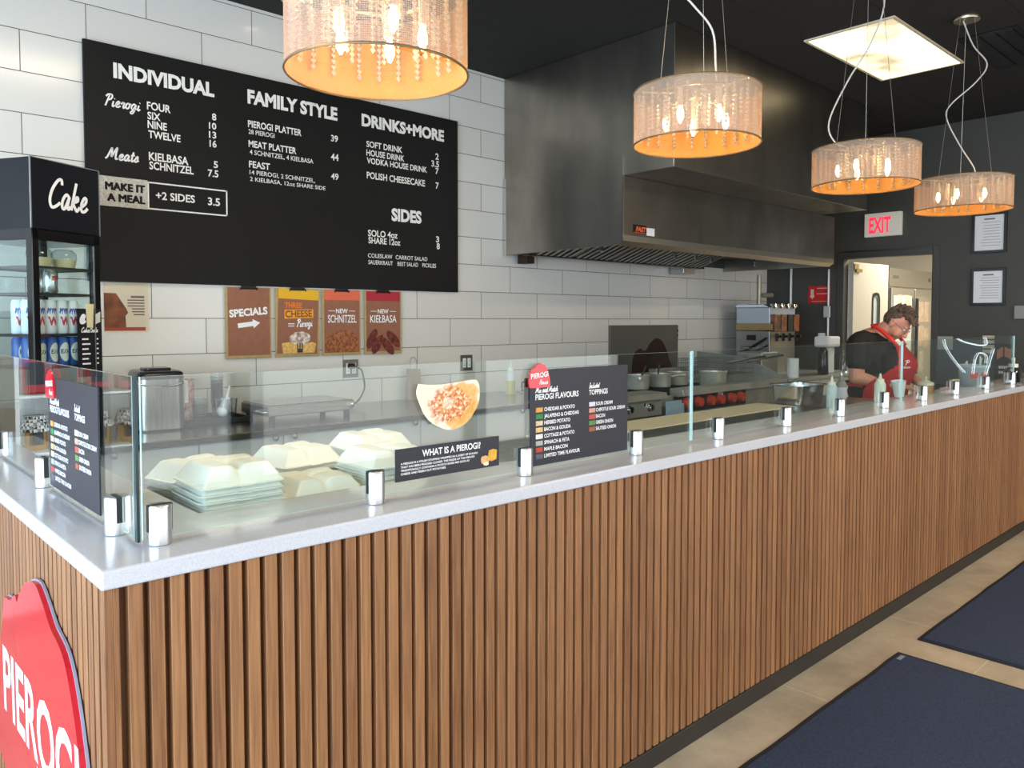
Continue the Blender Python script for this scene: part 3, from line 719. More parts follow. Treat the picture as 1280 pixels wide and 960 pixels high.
b = MB(); put_script(b, 'Pierogi', .16, .215, .125, .055, YT, .13, rot=.05); 
for i in range(2): b.box(.095, .145, YT, YT+.0003, .236-.016*i, .242-.016*i)
b.build('script_lettering', SWHITE, t)
b = MB(); b.prism([(.055, .0255), (.3, .028), (.315, .095), (.28, .105), (.23, .095), (.2, .11), (.15, .1), (.1, .108), (.045, .1)], 'y', -.0104, -.0095); b.build('dough_picture', mat('dough', '#e3b765', .6, noise_amt=.25, noise_scale=60), t)
b = MB(); b.prism(blob(.185, .135, .08, .05, sd=5, j=.12), 'y', -.0108, -.0095); b.build('cream_picture', mat('cream', '#ece4d8', .6, col2='#8a5a3a', noise_scale=38), t)
b = MB()
for k in range(3): b.box(.163+.018*k, .172+.018*k, -.0112, -.0104, .055, .1)
b.box(.163, .208, -.0112, -.0104, .03, .058); b.build('fork_picture', mat('fork_dark', '#2b2420', .4), t)
def meat_mat(n, c1, c2, s): return mat(n, c1, .6, col2=c2, noise_scale=s)
t, T = clipboard(2.886, 'coral-topped NEW SCHNITZEL clipboard under the menu board', .328, '#e2694a')
b = MB(); put_text(b, 'NEW', .113, .318, .1, .032, YT, .025); put_text(b, 'SCHNITZEL', .045, .247, .245, .056, YT, .012); b.box(.05, .105, YT, YT+.0003, .332, .336).box(.222, .278, YT, YT+.0003, .332, .336); b.build('lettering', SWHITE, t)
b = MB(); b.prism([(.018, .022), (.30, .022), (.302, .12), (.27, .165), (.22, .185), (.15, .192), (.09, .175), (.04, .14), (.018, .11)], 'y', -.0106, -.0095); b.build('schnitzel_picture', meat_mat('schnitzel', '#b5713f', '#6e2f18', 55), t)
t, T = clipboard(3.247, 'crimson-topped NEW KIELBASA clipboard, right-hand end under the menu board', .343, '#b01f35')
b = MB(); put_text(b, 'NEW', .12, .318, .1, .032, YT, .025); put_text(b, 'KIE\u0141BASA', .05, .247, .245, .056, YT, .012); b.box(.055, .112, YT, YT+.0003, .332, .336).box(.232, .29, YT, YT+.0003, .332, .336); b.build('lettering', SWHITE, t)
for i, (x, z, r_) in enumerate(((.065, .12, .5), (.115, .075, .55), (.21, .06, -.7), (.265, .115, -.75))):
    b = MB(); b.at(TR(x, 0, z, 0, 0, r_)); b.prism(blob(0, 0, .036, .085, sd=9+i, j=.04), 'y', -.0104-.0003*i, -.0095); b.build('sausage_picture', meat_mat('sausage', '#8a3526', '#2a0e0c', 42), t)

# hand-washing style notice half behind the fridge
t = thing('wall_notice', 'paper notice with a brown photo panel on the tiles beside the drinks fridge', 'poster', (1.41, 5.199, 1.505))
MB().box(0, .262, -.003, 0, 0, .308).build('sheet', mat('notice_paper', '#e0d3bc', .7), t)
b = MB(); b.prism([(0, .03), (.125, .03), (.122, .1), (.138, .12), (.128, .145), (.10, .19), (.07, .24), (0, .242)], 'y', -.004, -.003); b.build('photo_panel', mat('notice_photo', '#9c5a30', .6, col2='#4e2416', noise_scale=9), t)
MB().box(0, .24, -.004, -.003, .008, .03).build('footer_band', mat('notice_red', '#a8452f', .6), t)
b = MB()
for i, q in enumerate((.08, .1, .1, .1, .075, .075, .065)): b.box(.235-q, .235, -.004, -.003, .213-.018*i, .221-.018*i if i else .226)
b.build('print_lines', mat('notice_ink', '#7a6a62', .8), t)

# wall outlets
def outlet(x, label):
    t = thing('wall_outlet', label, 'outlet', (x, 5.199, 1.21))
    MB().box(-.066, .066, -.007, 0, -.068, .068).build('cover_plate', mat('outlet_plate', '#77726b', .35, .8), t, bevel=.002)
    for s in (-1, 1):
        b = MB(); b.box(s*.026-.017, s*.026+.017, -.011, -.007, -.04, .04); b.build('socket', WHITE, t)
    b = MB()
    for s in (-1, 1):
        for zz in (-.02, .02): b.box(s*.026-.007, s*.026-.004, -.0115, -.011, zz-.006, zz+.006).box(s*.026+.004, s*.026+.007, -.0115, -.011, zz-.006, zz+.006)
    b.build('slots', BLACKM, t)
    return t
outlet(3.133, 'steel wall outlet with a black plug under the right clipboards')
outlet(4.278, 'steel wall outlet with nothing plugged in above the steel counter')
t = thing('power_cord', 'black power cord and plug running from the outlet to the warming tray', 'cord', (3.12, 5.18, 1.23))
b = MB(); b.box(-.02, .03, -.03, .008, -.02, .02); b.build('plug', BLACKG, t, bevel=.006)
b = MB(); b.tube(spline([(.02, -.03, 0), (.06, -.06, -.03), (.075, -.07, -.1), (.06, -.1, -.17), (-.05, -.2, -.24), (-.2, -.32, -.268), (-.31, -.42, -.262)], 6), .006, 8); b.build('cable', BLACKM, t, smooth=True)

# back counter
BCZ = .94
t = thing('back_counter', 'long dark stainless steel counter top along the tiled wall', 'counter', (.3, 4.26, BCZ-.035))
MB().box(0, 4.38, 0, .935, 0, .035).build('top_sheet', CTOP, t, bevel=.004)
seams = [.634, 1.134, 1.634, 2.134, 2.637, 3.137, 3.637, 4.137, 4.637]
side = ['r', 'l', 'r', 'l', 'r', 'l', 'r', 'l']
names = ['under the drinks fridge', 'left of the ice maker', 'under the ice maker', 'under the tray of cups', 'under the warming tray', 'behind the stacked foam boxes', 'behind the pierogi picture', 'behind the flavours sign, at the counter end']
for i in range(8):
    x0, x1 = seams[i], seams[i+1]
    if i == 0: x0 = .36
    t = thing('base_cabinet', 'pale grey base cabinet of the back counter, ' + names[i], 'cabinet', (x0, 4.32, FZ), group='base cabinets of the back counter')
    w = x1-x0
    MB().box(.001, w-.001, 0, .86, .0, BCZ-.0355-FZ).build('body', CREAM, t)
    MB().box(.003, w-.003, -.02, -.0005, .1, BCZ-.045-FZ).build('door', CREAM, t, bevel=.003)
    kx = w-.06 if side[i] == 'r' else .06
    b = MB(); b.lathe([(.006, 0), (.006, -.012), (.017, -.018), (.018, -.026), (.010, -.032), (0, -.033)], (kx, -.0205, .885-FZ), 16, 'y'); b.build('knob', mat('knob_steel', '#8f8c88', .3, 1.0), t, smooth=True)

# ---- drinks fridge (four-sided glass, header box), turned on the counter
A29 = math.radians(29); FW = .41; ZH = 1.438
u = Vector((math.cos(A29), math.sin(A29), 0)); v = Vector((-math.sin(A29), math.cos(A29), 0))
fc = Vector((.876, 4.40, BCZ)) + u*FW/2 + v*FW/2
t = thing('display_fridge', 'black countertop glass drinks fridge with a lit CAKE header box', 'fridge', fc, A29)
t['label'] = 'black countertop glass display fridge with a navy Cake header'
H2 = FW/2; hz0 = 1.09
MB().box(-H2, H2, -H2, H2, hz0, ZH).build('header_box', mat('header_navy', '#070b15', .35, spec=.35), t, bevel=.002)
b = MB()
for sx in (-1, 1):
    b.box(sx*H2-.003, sx*H2+.003, -H2-.003, -H2+.003, hz0, ZH)
b.box(-H2, H2, -H2-.0015, -H2+.002, ZH-.002, ZH+.002)
b.build('header_trim', mat('trim_silver', '#a9adb3', .3, .9), t)
b = MB(); put_script(b, 'Cake', -.115, 1.205, .235, .15, -H2-.0035, .105, slant=.2); b.build('lettering', SWHITE, t)
b = MB()
for sx in (-1, 1):
    for sy in (-1, 1):
        x = sx*(H2-.02); y = sy*(H2-.02); b.box(x-.02, x+.02, y-.02, y+.02, .1, hz0)
b.box(-H2, H2, -H2, H2, hz0-.055, hz0)
b.build('frame', BLACKG, t, bevel=.004)
MB().box(-H2, H2, -H2, H2, 0, .2).build('base', BLACKG, t, bevel=.004)
b = MB(); s_ = H2-.003
b.box(-H2+.04, H2-.04, -s_-.002, -s_, .2, hz0-.055); b.build('front_glass', GLASS, t)
b = MB(); b.box(-s_-.002, -s_, -H2+.04, H2-.04, .2, hz0-.055); b.build('left_glass', GLASS, t)
b = MB(); b.box(s_, s_+.002, -H2+.04, H2-.04, .2, hz0-.055); b.build('right_glass', GLASS, t)
b = MB(); b.box(-H2+.04, H2-.04, s_, s_+.002, .2, hz0-.055); b.build('rear_glass', GLASS, t)
MB().box(H2-.05, H2-.044, -H2-.006, -H2-.001, .14, hz0-.06).build('edge_trim', MATS['trim_silver'], t)
SHZ = [.22, .407, .57, .779, .912]
WIRE = mat('shelf_wire', '#55514c', .3, .8)
for z in SHZ[1:]:
    b = MB(); 
    b.box(-H2+.03, H2-.03, -H2+.015, -H2+.022, z-.014, z-.002).box(-H2+.03, H2-.03, H2-.022, H2-.015, z-.014, z-.002)
    b.box(-H2+.015, -H2+.022, -H2+.03, H2-.03, z-.014, z-.002).box(H2-.022, H2-.015, -H2+.03, H2-.03, z-.014, z-.002)
    for k in range(14): b.box(-H2+.03+.0265*k, -H2+.033+.0265*k, -H2+.02, H2-.02, z-.008, z-.004)
    b.build('shelf', WIRE, t)
# menu sticker on the front glass
b = MB(); b.box(.045, .2, -H2-.005, -H2-.003, .34, .70); b.build('menu_sticker', mat('sticker_navy', '#10131b', .4), t)
b = MB(); put_script(b, 'Cake/Soda', .067, .575, .105, .026, -H2-.0055, .15); b.build('sticker_heading', SWHITE, t); b = MB()
for i in range(6): b.box(.072, .072+.04+.012*(i % 2), -H2-.0055, -H2-.005, .535-.026*i, .543-.026*i).box(.165, .176, -H2-.0055, -H2-.005, .535-.026*i, .543-.026*i)
b.build('sticker_print', SWHITE, t); b = MB(); put_script(b, 'e', .056, .625, .035, .08, -H2-.0055, .2)
b.build('sticker_lettering', SWHITE, t)
b = MB(); b.prism([(.105, .60), (.143, .60), (.15, .725), (.098, .725)], 'y', -H2-.0062, -H2-.004); b.build('cup_picture', mat('cup_cream', '#d9cfa4', .5), t)
b = MB(); b.prism([(.155, .615), (.19, .63), (.192, .685), (.16, .67)], 'y', -H2-.006, -H2-.004); b.build('cake_picture', mat('cake_cream', '#d5d2c4', .5), t)

FM = Matrix.Translation(fc) @ Matrix.Rotation(A29, 4, 'Z')
ALU = mat('can_alu', '#c9cbcd', .25, .9)
def can(kind, label, group):
    r, h = {'white': (.031, .172), 'blue': (.032, .146), 'silver': (.034, .121)}[kind]
    t = thing('drink_can', label, 'can', group=group)
    prof = [(r*.86, 0), (r, .008), (r, h-.016), (r*.8, h-.002), (r*.8, h), (r*.72, h-.004), (0, h-.004)]
    body = {'white': mat('can_white', '#dfe2e8', .3), 'blue': mat('can_blue', '#2b55a0', .3), 'silver': ALU}[kind]
    MB().lathe(prof, n=20).build('can_body', body, t, smooth=True)
    def cyl_fn(q): a = q[0]/r; return ((r+.0005)*math.sin(a), -(r+.0005)*math.cos(a), q[2])
    b = MB()
    if kind == 'white':
        put_text(b, 'W', -.027, .045, .054, .04, 0, .05, fn=cyl_fn); b.build('lettering', mat('can_red', '#c2273a', .4), t)
        b = MB()
        for k in range(5):
            x = -.03+.012*k; b.add([cyl_fn((x, 0, .105+.012*(k % 2))), cyl_fn((x+.016, 0, .100)), cyl_fn((x+.013, 0, .128)), cyl_fn((x+.004, 0, .133))], [(0, 1, 2, 3)])
        b.build('emblem', mat('can_violet', '#3d4aa8', .4), t)
    elif kind == 'blue':
        for m_, w_, z0, z1 in ((mat('can_label', '#d3d5d0', .4), .028, .02, .118),):
            n = 12; vs = []
            for k in range(n+1):
                x_ = -w_*math.cos(PI*k/n); zz_ = (z1-z0)/2*math.sin(PI*k/n)
                vs += [cyl_fn((x_, 0, (z0+z1)/2-zz_)), cyl_fn((x_, 0, (z0+z1)/2+zz_))]
            b.add(vs, [(2*k, 2*k+2, 2*k+3, 2*k+1) for k in range(n)]); b.build('label_oval', m_, t)
        b = MB(); put_text(b, 'EZA', -.022, .062, .044, .02, 0, .03, fn=lambda q: tuple(Vector(cyl_fn(q))*1.0 + Vector((0, -.0006, 0)))); b.build('lettering', mat('can_ink', '#1e2a4d', .4), t)
    else:
        put_text(b, 'zero', -.02, .065, .04, .03, 0, .03, fn=cyl_fn); b.build('lettering', MATS.get('can_red') or mat('can_red', '#c2273a', .4), t)
    return t
gx = [-.132, -.0655, .001, .0675]; gy = [-.148, -.081, -.014]
rows = ['front row', 'middle row', 'rear row']; cols = ['left end', 'second from left', 'third from left', 'right end']
for kind, z, desc, grp in (('white', SHZ[2], 'white can with red lettering on the middle fridge shelf', 'white cans in the fridge'), ('blue', SHZ[1], 'blue can with pale oval label on the lower fridge shelf', 'blue cans in the fridge')):
    base = None
    for j, yy in enumerate(gy):
        for i, xx in enumerate(gx):
            p_ = FM @ Vector((xx, yy, z)); lab = '%s, %s, %s' % (desc, rows[j], cols[i])
            o = can(kind, lab, grp) if base is None else copy_tree(base, label=lab)
            base = base or o
            o.location = p_; o.rotation_euler = (0, 0, A29 + random.uniform(-.15, .15))
o = can('silver', 'single silver can with red lettering on the upper fridge shelf', None); o.location = FM @ Vector((-.03, -.12, SHZ[3])); o.rotation_euler = (0, 0, A29)
o = can('silver', 'blue', None); 
bpy.data.objects.remove([c for c in children_of(o) if c.name.startswith('lettering')][0])
o['label'] = 'plain silver can at the rear right of the upper fridge shelf'; o.location = FM @ Vector((.09, .1, SHZ[3]))
for i, (xx, lab) in enumerate(((-.075, 'clear-lidded pale cake cup on the top fridge shelf, left one'), (.07, 'clear-lidded pale cake cup on the top fridge shelf, right one'))):
    t = thing('cake_cup', lab, 'dessert cup', FM @ Vector((xx, -.1, SHZ[4])), A29)
    MB().lathe([(.05, 0), (.06, .045), (.0, .05)], n=20).build('cake', mat('cake_pale', '#cfc39a', .6), t, smooth=True)
    MB().lathe([(.063, .045), (.06, .075), (.04, .095), (0, .1)], n=20).build('lid', PLASTIC, t, smooth=True)

# ---- ice maker
t = thing('ice_maker', 'brushed steel countertop ice maker with a black lid', 'ice maker', (1.575, 4.80, BCZ), -.12)
def rr(w, d, r): return roundrect(-w/2, w/2, -d/2, d/2, r, 6)
m = MB(); m.prism(rr(.25, .36, .05), 'z', .012, .30); m.build('body', mat('ice_steel', '#a8a19a', .28, 1.0, noise_amt=.25, noise_scale=5, stretch=(8, 1, 1)), t, smooth=True)
m = MB(); m.prism(rr(.235, .34, .05), 'z', 0, .012); m.build('foot', BLACKM, t)
m = MB(); o_ = rr(.252, .362, .05); n = len(o_); lv = [(1, .30), (1, .318), (.96, .336), (.86, .345)]
for k, (s_, z) in enumerate(lv): m.v += [(p_[0]*s_, p_[1]*s_, z) for p_ in o_]
for k in range(3):
    for i in range(n): m.f.append((k*n+i, k*n+(i+1) % n, (k+1)*n+(i+1) % n, (k+1)*n+i)); m.mi.append(0)
m.f += [tuple(range(3*n, 4*n)), tuple(reversed(range(n)))]; m.mi += [0, 0]
m.build('lid', mat('ice_lid', '#2a2c30', .25, .3), t, smooth=True)
m = MB(); m.tube([(-.128, -.10, .295), (-.115, -.165, .275), (-.06, -.185, .262), (.06, -.185, .262), (.115, -.165, .275), (.128, -.10, .295)], .007, 8); m.build('lid_trim', CHROME, t, smooth=True)
m = MB(); m.prism(rr(.15, .16, .03), 'z', .345, .36); m.build('lid_window', BLACKG, t, bevel=.004)
m = MB(); m.box(.127, .14, -.09, -.02, .12, .29).box(.14, .165, -.08, -.03, .14, .28); m.build('side_handle', mat('scoop_white', '#d8d8d4', .4), t, bevel=.008)

# ---- tray with cups
t = thing('serving_tray', 'black plastic tray holding cups beside the ice maker', 'tray', (1.93, 4.90, BCZ), 0)
m = MB(); m.box(-.19, .19, -.16, .16, 0, .008)
for q in ((-.2, .2, -.17, -.155), (-.2, .2, .155, .17)): m.box(q[0], q[1], q[2], q[3], .0, .032)
m.box(-.2, -.185, -.17, .17, 0, .032).box(.185, .2, -.17, .17, 0, .032)
m.build('tray_body', BLACKM, t, bevel=.004)
TZ = BCZ+.0082
REDC = mat('cup_red', '#b0392f', .5, col2='#e3dcd5', noise_scale=26)
def cup_stack(n, r0, r1, h, step, m_, m2=None):
    b = MB()
    for k in range(n): b.lathe([(r0, k*step), (r1, h+k*step), (r1+.003, h+k*step), (r1+.003, h+k*step-.004)], n=20)
    return b
def cupthing(name, label, loc, n, r0, r1, h, step, m_, cat='cup stack'):
    b = MB(); b.lathe([(r0*.98, 0), (0, .002)], n=20)
    b2 = cup_stack(n, r0, r1, h, step, m_); b.v, b.f, b.mi = b2.v, b2.f, b2.mi
    o = b.build(name, m_, smooth=True); o.location = loc; return tag(o, label, cat)
cupthing('cup_stack', 'stack of red-patterned paper cups at the back of the black tray', (1.83, 5.0, TZ), 6, .03, .042, .12, .028, REDC)
cupthing('cup_stack', 'tall stack of clear plastic cups on the rear of the black tray', (2.02, 5.0, TZ), 9, .03, .041, .11, .022, PLASTIC)
cupthing('cup_stack', 'short stack of clear plastic tumblers at the front of the black tray', (1.84, 4.83, TZ), 3, .036, .046, .11, .02, PLASTIC)
t = thing('ice_bucket', 'clear tub with a white scoop standing on the black tray', 'tub', (2.01, 4.83, TZ))
MB().lathe([(.055, 0), (.068, .135), (.066, .135), (.053, .004), (0, .004)], n=24).build('tub', PLASTIC, t, smooth=True)
m = MB(); m.caps((-.03, -.02, .06), (-.005, -.01, .11), .038, .03, 12); m.tube([(0, 0, .12), (.03, .02, .21)], [.009, .007], 8); m.build('scoop', mat('scoop_plastic', '#dfe3e6', .35), t, smooth=True)

# ---- warming tray
t = thing('warming_tray', 'flat stainless steel warming tray on the back counter', 'warming tray', (2.46, 4.72, BCZ))
MB().box(-.32, .29, -.21, .19, .043, .108).build('body', STEEL, t, bevel=.006)
MB().box(-.31, .28, -.20, .18, .108, .112).build('hot_plate', mat('hot_plate', '#8e887f', .2, 1.0), t)
for sx in (-.28, .25):
    for sy in (-.17, .15): 
        m = MB(); m.cyl((sx, sy, 0), .02, .0435); m.build('foot', BLACKM, t, smooth=True)
m = MB(); m.tube([(-.322, -.19, .07), (-.352, -.19, .07), (-.352, -.07, .07), (-.322, -.07, .07)], .007, 8); m.build('side_handle', CHROME, t, smooth=True)
m = MB(); m.lathe([(.018, 0), (.016, -.025), (0, -.027)], (.255, -.21, .075), 16, 'y'); m.build('dial', CHROME, t, smooth=True)
m = MB(); m.box(.291, .33, -.12, .0, .05, .1); m.build('side_bracket', STEEL, t, bevel=.004)

# ---- kraft bags, squeeze bottle, dark mug
t = thing('paper_bags', 'bundle of brown kraft bags hanging from a wire hook against the tiles', 'paper bags', (3.66, 5.12, BCZ))
b = MB(); b.prism([(-.07, .0), (.065, .0), (.052, .245), (-.048, .25)], 'y', -.03, .02); b.build('bags', mat('kraft_bag', '#9c8770', .8, noise_amt=.15, noise_scale=25), t, bevel=.004)
b = MB(); b.tube(spline([(-.03, -.005, .24), (-.03, -.005, .31), (-.012, 0, .338), (.012, 0, .338), (.03, -.005, .31), (.03, -.005, .24)], 4), .003, 6); b.build('wire_hook', mat('wire', '#a8a8a8', .3, .9), t, smooth=True)
def squeeze(name, label, loc, r, h, fill, fh, tip='#dfe6dc', cat='squeeze bottle'):
    t = thing(name, label, cat, loc)
    b = MB(); b.lathe([(r*.95, 0), (r, .01), (r, h*.62), (r*.8, h*.70), (r*.55, h*.72)], n=20); b.build('bottle', mat('bottle_'+fill, fill, .35, trans=.0), t, smooth=True)
    b = MB(); b.lathe([(r*.72, h*.71), (r*.7, h*.80), (r*.3, h*.83), (r*.14, h), (0, h)], n=18); b.build('nozzle_cap', mat('cap_'+tip, tip, .4), t, smooth=True)
    if fh:
        b = MB(); b.lathe([(r*.96, .0005), (r+.001, .01), (r+.001, fh), (r*.5, fh+.001)], n=20); b.build('filling', mat('fill_'+fh.__repr__(), '#c6bd5e', .4), t, smooth=True)
    return t
squeeze('squeeze_bottle', 'half-full squeeze bottle of yellow oil on the back counter', (4.573, 4.95, BCZ), .038, .285, '#cfd6cf', .115)
t = thing('metal_mug', 'dark metal mug at the right end of the back counter', 'mug', (4.62, 4.75, BCZ))
b = MB(); b.lathe([(.055, 0), (.06, .01), (.058, .14), (.054, .14), (.052, .01), (0, .01)], n=24); b.build('body', DARKST, t, smooth=True)
b = MB(); b.tube(spline([(-.058, 0, .12), (-.1, 0, .11), (-.1, 0, .05), (-.058, 0, .03)], 5), .007, 8); b.build('handle', DARKST, t, smooth=True)
# ================================================================== FOAM BOXES
def foam_shell():
    """thin dome lid of a takeaway box, two humps, open below"""
    a = .117; N = 44; b = MB()
    def hgt(x, y):
        ex = (a-abs(x))/.036; ey = (a-abs(y))/.036
        e = max(0, min(1, min(ex, ey) if min(ex, ey) < .25 else ex*ey/max(.001, (ex*ex*ey*ey)**.5)*min(ex, ey))); e = min(1, e*1.06)
        g = 1 - .30*math.exp(-((x+.006)/.014)**2)*(1 if y < .03 else .4) - .15*math.exp(-((y-.03)/.012)**2)*(1 if x > 0 else .3)
        return .004 + .052*e*g
    for off, flip in ((0, 0), (-.0022, 1)):
        vs = [(-a+2*a*i/N, -a+2*a*j/N, hgt(-a+2*a*i/N, -a+2*a*j/N)+off) for j in range(N+1) for i in range(N+1)]
        b.add(vs, [(j*(N+1)+i, j*(N+1)+i+1, (j+1)*(N+1)+i+1, (j+1)*(N+1)+i) for j in range(N) for i in range(N)])
    return b
def foam_rim():
    a = .117; o, i_ = roundrect(-a-.009, a+.009, -a-.009, a+.009, .028, 5), roundrect(-a+.002, a-.002, -a+.002, a-.002, .012, 5); n = len(o); b = MB()
    vs = [(x, y, z) for z in (.0012, .0052) for x, y in o] + [(x, y, z) for z in (.0012, .0052) for x, y in i_]
    fs = []
    for k in range(n):
        q = (k+1) % n; fs += [(k, q, n+q, n+k), (2*n+k, 3*n+k, 3*n+q, 2*n+q), (n+k, n+q, 3*n+q, 3*n+k), (k, 2*n+k, 2*n+q, q)]
    return b.add(vs, fs)
f0 = None
def foam(x, y, z, rz, label):
    global f0
    if f0 is None:
        t = thing('foam_box', label, 'foam box', (x, y, z), rz, 'white foam takeaway boxes')
        foam_shell().build('lid', FOAM, t, smooth=True); foam_rim().build('rim', FOAM, t, smooth=True)
        m = MB(); m.box(-.02, .02, -.133, -.1255, .0014, .0050); m.build('tab', FOAM, t, bevel=.001)
        f0 = t; return t
    return copy_tree(f0, (x, y, z), rz, label)
tbl = 1.0; STEP = .0195
def stack(x, y, rz, n, where, z=tbl, drift=.0025, sc=1.0):
    word = ['lowest box', 'second box up', 'third box up', 'fourth box up', 'fifth box up', 'sixth box up', 'seventh box up', 'eighth box up', 'ninth box up', 'tenth box up']
    for k in range(n):
        top = k == n-1
        lab = 'white foam takeaway box, %s of the %s' % ('topmost' if top else word[k], where)
        foam(x+random.uniform(-drift, drift), y+random.uniform(-drift, drift), z+STEP*k, rz+random.uniform(-.012, .012), lab)
stack(.95, 2.50, .22, 5, 'rear left stack by the corner')
stack(.925, 2.21, -.03, 7, 'front left stack by the corner')
stack(1.20, 2.215, -.05, 3, 'low stack between the two taller groups')
stack(1.31, 2.545, .08, 5, 'middle rear stack behind the question sign')
stack(1.47, 2.23, .0, 6, 'middle front stack behind the question sign')
stack(1.61, 2.53, -.04, 6, 'right rear stack behind the question sign')
o = MB()
for k in range(5): o.ball((random.uniform(-.06, .06), random.uniform(-.04, .04), .045), .05, sc=(1.2, .9, .9))
o = o.build('crumpled_bag', mat('bag_white', '#e3e4e4', .5, bump=.6, noise_scale=25), remesh=.008, smooth=True); o.location = (1.93, 2.3, 1.002)
tag(o, 'crumpled white plastic bag behind the flavours sign edge', 'bag')

# ================================================================== HOOD
t = thing('extractor_hood', 'huge stainless steel extractor hood over the ranges', 'extractor hood', (4.72, 5.19, 2.1))
def hb(): return MB().at(Matrix.Translation((-4.72, -5.19, -2.1)))
HX0, HX1, HYF, UYF, UX1 = 4.72, 8.30, 3.83, 3.37, 7.95
UXR = 8.02
# upper box reaching the ceiling, overhanging the canopy; right end is skewed slightly so it keeps a plain corner
b = hb(); b.box(HX0+.001, UXR, UYF, 5.19, 2.69, CZ-.002); b.build('upper_enclosure', HOODM, t, bevel=.003)
# canopy shell (open below): ends, front with bevelled lower lip, top
b = hb()
b.prism([(5.19, 2.16), (5.19, 2.835), (HYF, 2.835), (HYF, 2.19), (HYF+.05, 2.16)], 'x', HX0-.012, HX0)
b.build('end_panel', HOODM, t, bevel=.002); b = hb()
b.prism([(5.19, 2.16), (5.19, 2.685), (HYF, 2.685), (HYF, 2.19), (HYF+.05, 2.16)], 'x', HX1-.012, HX1)
b.build('end_panel', HOODM, t, bevel=.002)
b = hb(); b.prism([(HYF-.002, 2.235), (HYF-.002, 2.688), (HYF+.014, 2.688), (HYF+.014, 2.235)], 'x', HX0, HX1-.012); b.build('front_panel', HOODM, t)
b = hb(); b.prism([(HYF-.003, 2.235), (HYF+.015, 2.235), (HYF+.075, 2.165), (HYF+.05, 2.155), (HYF, 2.19)], 'x', HX0, HX1-.012); b.build('front_lip', mat('lip_steel', '#bdb7a9', .35, 1.0), t)
b = hb(); b.box(HX0, HX1-.012, HYF+.015, 5.19, 2.672, 2.686).box(HX0, HX1-.012, 5.17, 5.19, 2.2, 2.672); b.build('inner_liner', DARKST, t)
b = hb(); b.box(HX0-.014, HX0-.010, HYF, HYF+.006, 2.19, 2.835); b.build('seam_strip', CHROME, t)
b = hb(); b.box(HX0-.015, HX0-.012, 5.16, 5.19, 2.16, 2.84); b.build('seam_strip', CHROME, t)
# bank of baffle filters, sloping down to the back
FIL = mat('filter_steel', '#a3a098', .35, 1.0); FILD = mat('filter_gap', '#121110', .7)
y0f, z0f, y1f, z1f = 3.98, 2.50, 4.92, 2.175
LN = math.hypot(y1f-y0f, z1f-z0f); an = math.atan2(z1f-z0f, y1f-y0f)
for k in range(5):
    xa = 4.80+.52*k; T = Matrix.Translation((-4.72, -5.19, -2.1)) @ Matrix.Translation((xa, y0f, z0f)) @ Matrix.Rotation(an, 4, 'X')
    b = MB().at(T); b.box(0, .515, 0, LN, .0, .02); fb = b.build('baffle_filter', FILD, t)
    b = MB().at(T)
    for i in range(6): b.box(.026+.081*i, .066+.081*i, .02, LN-.02, -.03, .0)
    b.box(0, .515, 0, .02, -.02, .0).box(0, .515, LN-.02, LN, -.02, 0).box(0, .014, 0, LN, -.02, 0).box(.501, .515, 0, LN, -.02, 0)
    b.build('baffles', FIL, t)
b = hb(); b.box(4.74, 7.45, 4.90, 4.98, 2.145, 2.18); b.build('grease_trough', DARKST, t)
b = hb(); b.box(7.42, 8.28, 3.95, 5.16, 2.30, 2.31); b.build('blank_panel', DARKST, t)
for i, (x, y) in enumerate(((5.12, 4.4), (6.25, 4.45), (6.6, 4.45), (6.87, 4.45), (7.72, 4.45))):
    b = hb(); b.tube([(x, y, 2.48), (x, y, 2.26), (x-.02, y-.02, 2.2)], .012, 8); b.cyl((x-.025, y-.025, 2.165), .02, .05, n=10); b.build('suppression_nozzle', CHROME, t, smooth=True)
b = hb(); b.box(4.86, 4.96, 5.05, 5.17, 2.09, 2.17); b.build('grease_cup', mat('grease_brown', '#3a2a20', .5, .5), t, bevel=.006)
b = hb(); b.box(7.2, 7.42, 5.0, 5.17, 2.09, 2.17); b.build('grease_cup', STEEL, t, bevel=.006)
b = hb(); b.box(4.83, 5.00, HYF-.0045, HYF-.002, 2.258, 2.325); b.build('sticker', mat('sticker_black', '#120d0b', .4), t)
b = hb(); b.box(5.005, 5.105, HYF-.0045, HYF-.002, 2.25, 2.31); b.build('sticker_label', PAPER, t)
b = hb(); put_text(b, 'FAST', 4.865, 2.275, .125, .034, HYF-.005, .05, slant=.2); b.box(4.835, 4.99, HYF-.005, HYF-.0045, 2.262, 2.266); b.build('sticker_lettering', mat('fast_orange', '#e8602a', .5), t)

# splash panel and conduit on the tiles
t = thing('splash_panel', 'tall steel splash panel with a rust-brown scorch mark on the tiles behind the pots', 'splash panel', (6.17, 5.199, .95))
MB().box(0, 1.18, -.03, 0, 0, .575).build('panel', mat('splash_steel', '#6d6a62', .55, .45), t, bevel=.003)
b = MB(); b.prism(spline([(.36, .20), (.40, .28), (.48, .325), (.58, .30), (.66, .375), (.76, .43), (.86, .41), (.94, .33), (1.01, .2), (1.04, .02), (.34, .02)], 4), 'y', -.0306, -.030); b.build('scorch_mark', mat('scorch', '#3a160b', .7, col2='#160906', noise_scale=8), t)
b = MB(); b.box(1.16, 1.18, -.034, -.03, .5, .52).box(1.16, 1.18, -.034, -.03, .45, .465); b.build('rivets', BLACKM, t)
b = MB(); b.tube([(9.11, 5.17, 1.72), (9.11, 5.17, 2.16)], .022, 10); b.tube([(9.2, 5.17, 1.9), (9.32, 5.1, 1.9)], .03, 8)
tag(b.build('gas_pipe', mat('pipe_cream', '#b7ad95', .4, .6), smooth=True), 'cream vertical gas pipe on the tiles near the wall corner', 'pipe')

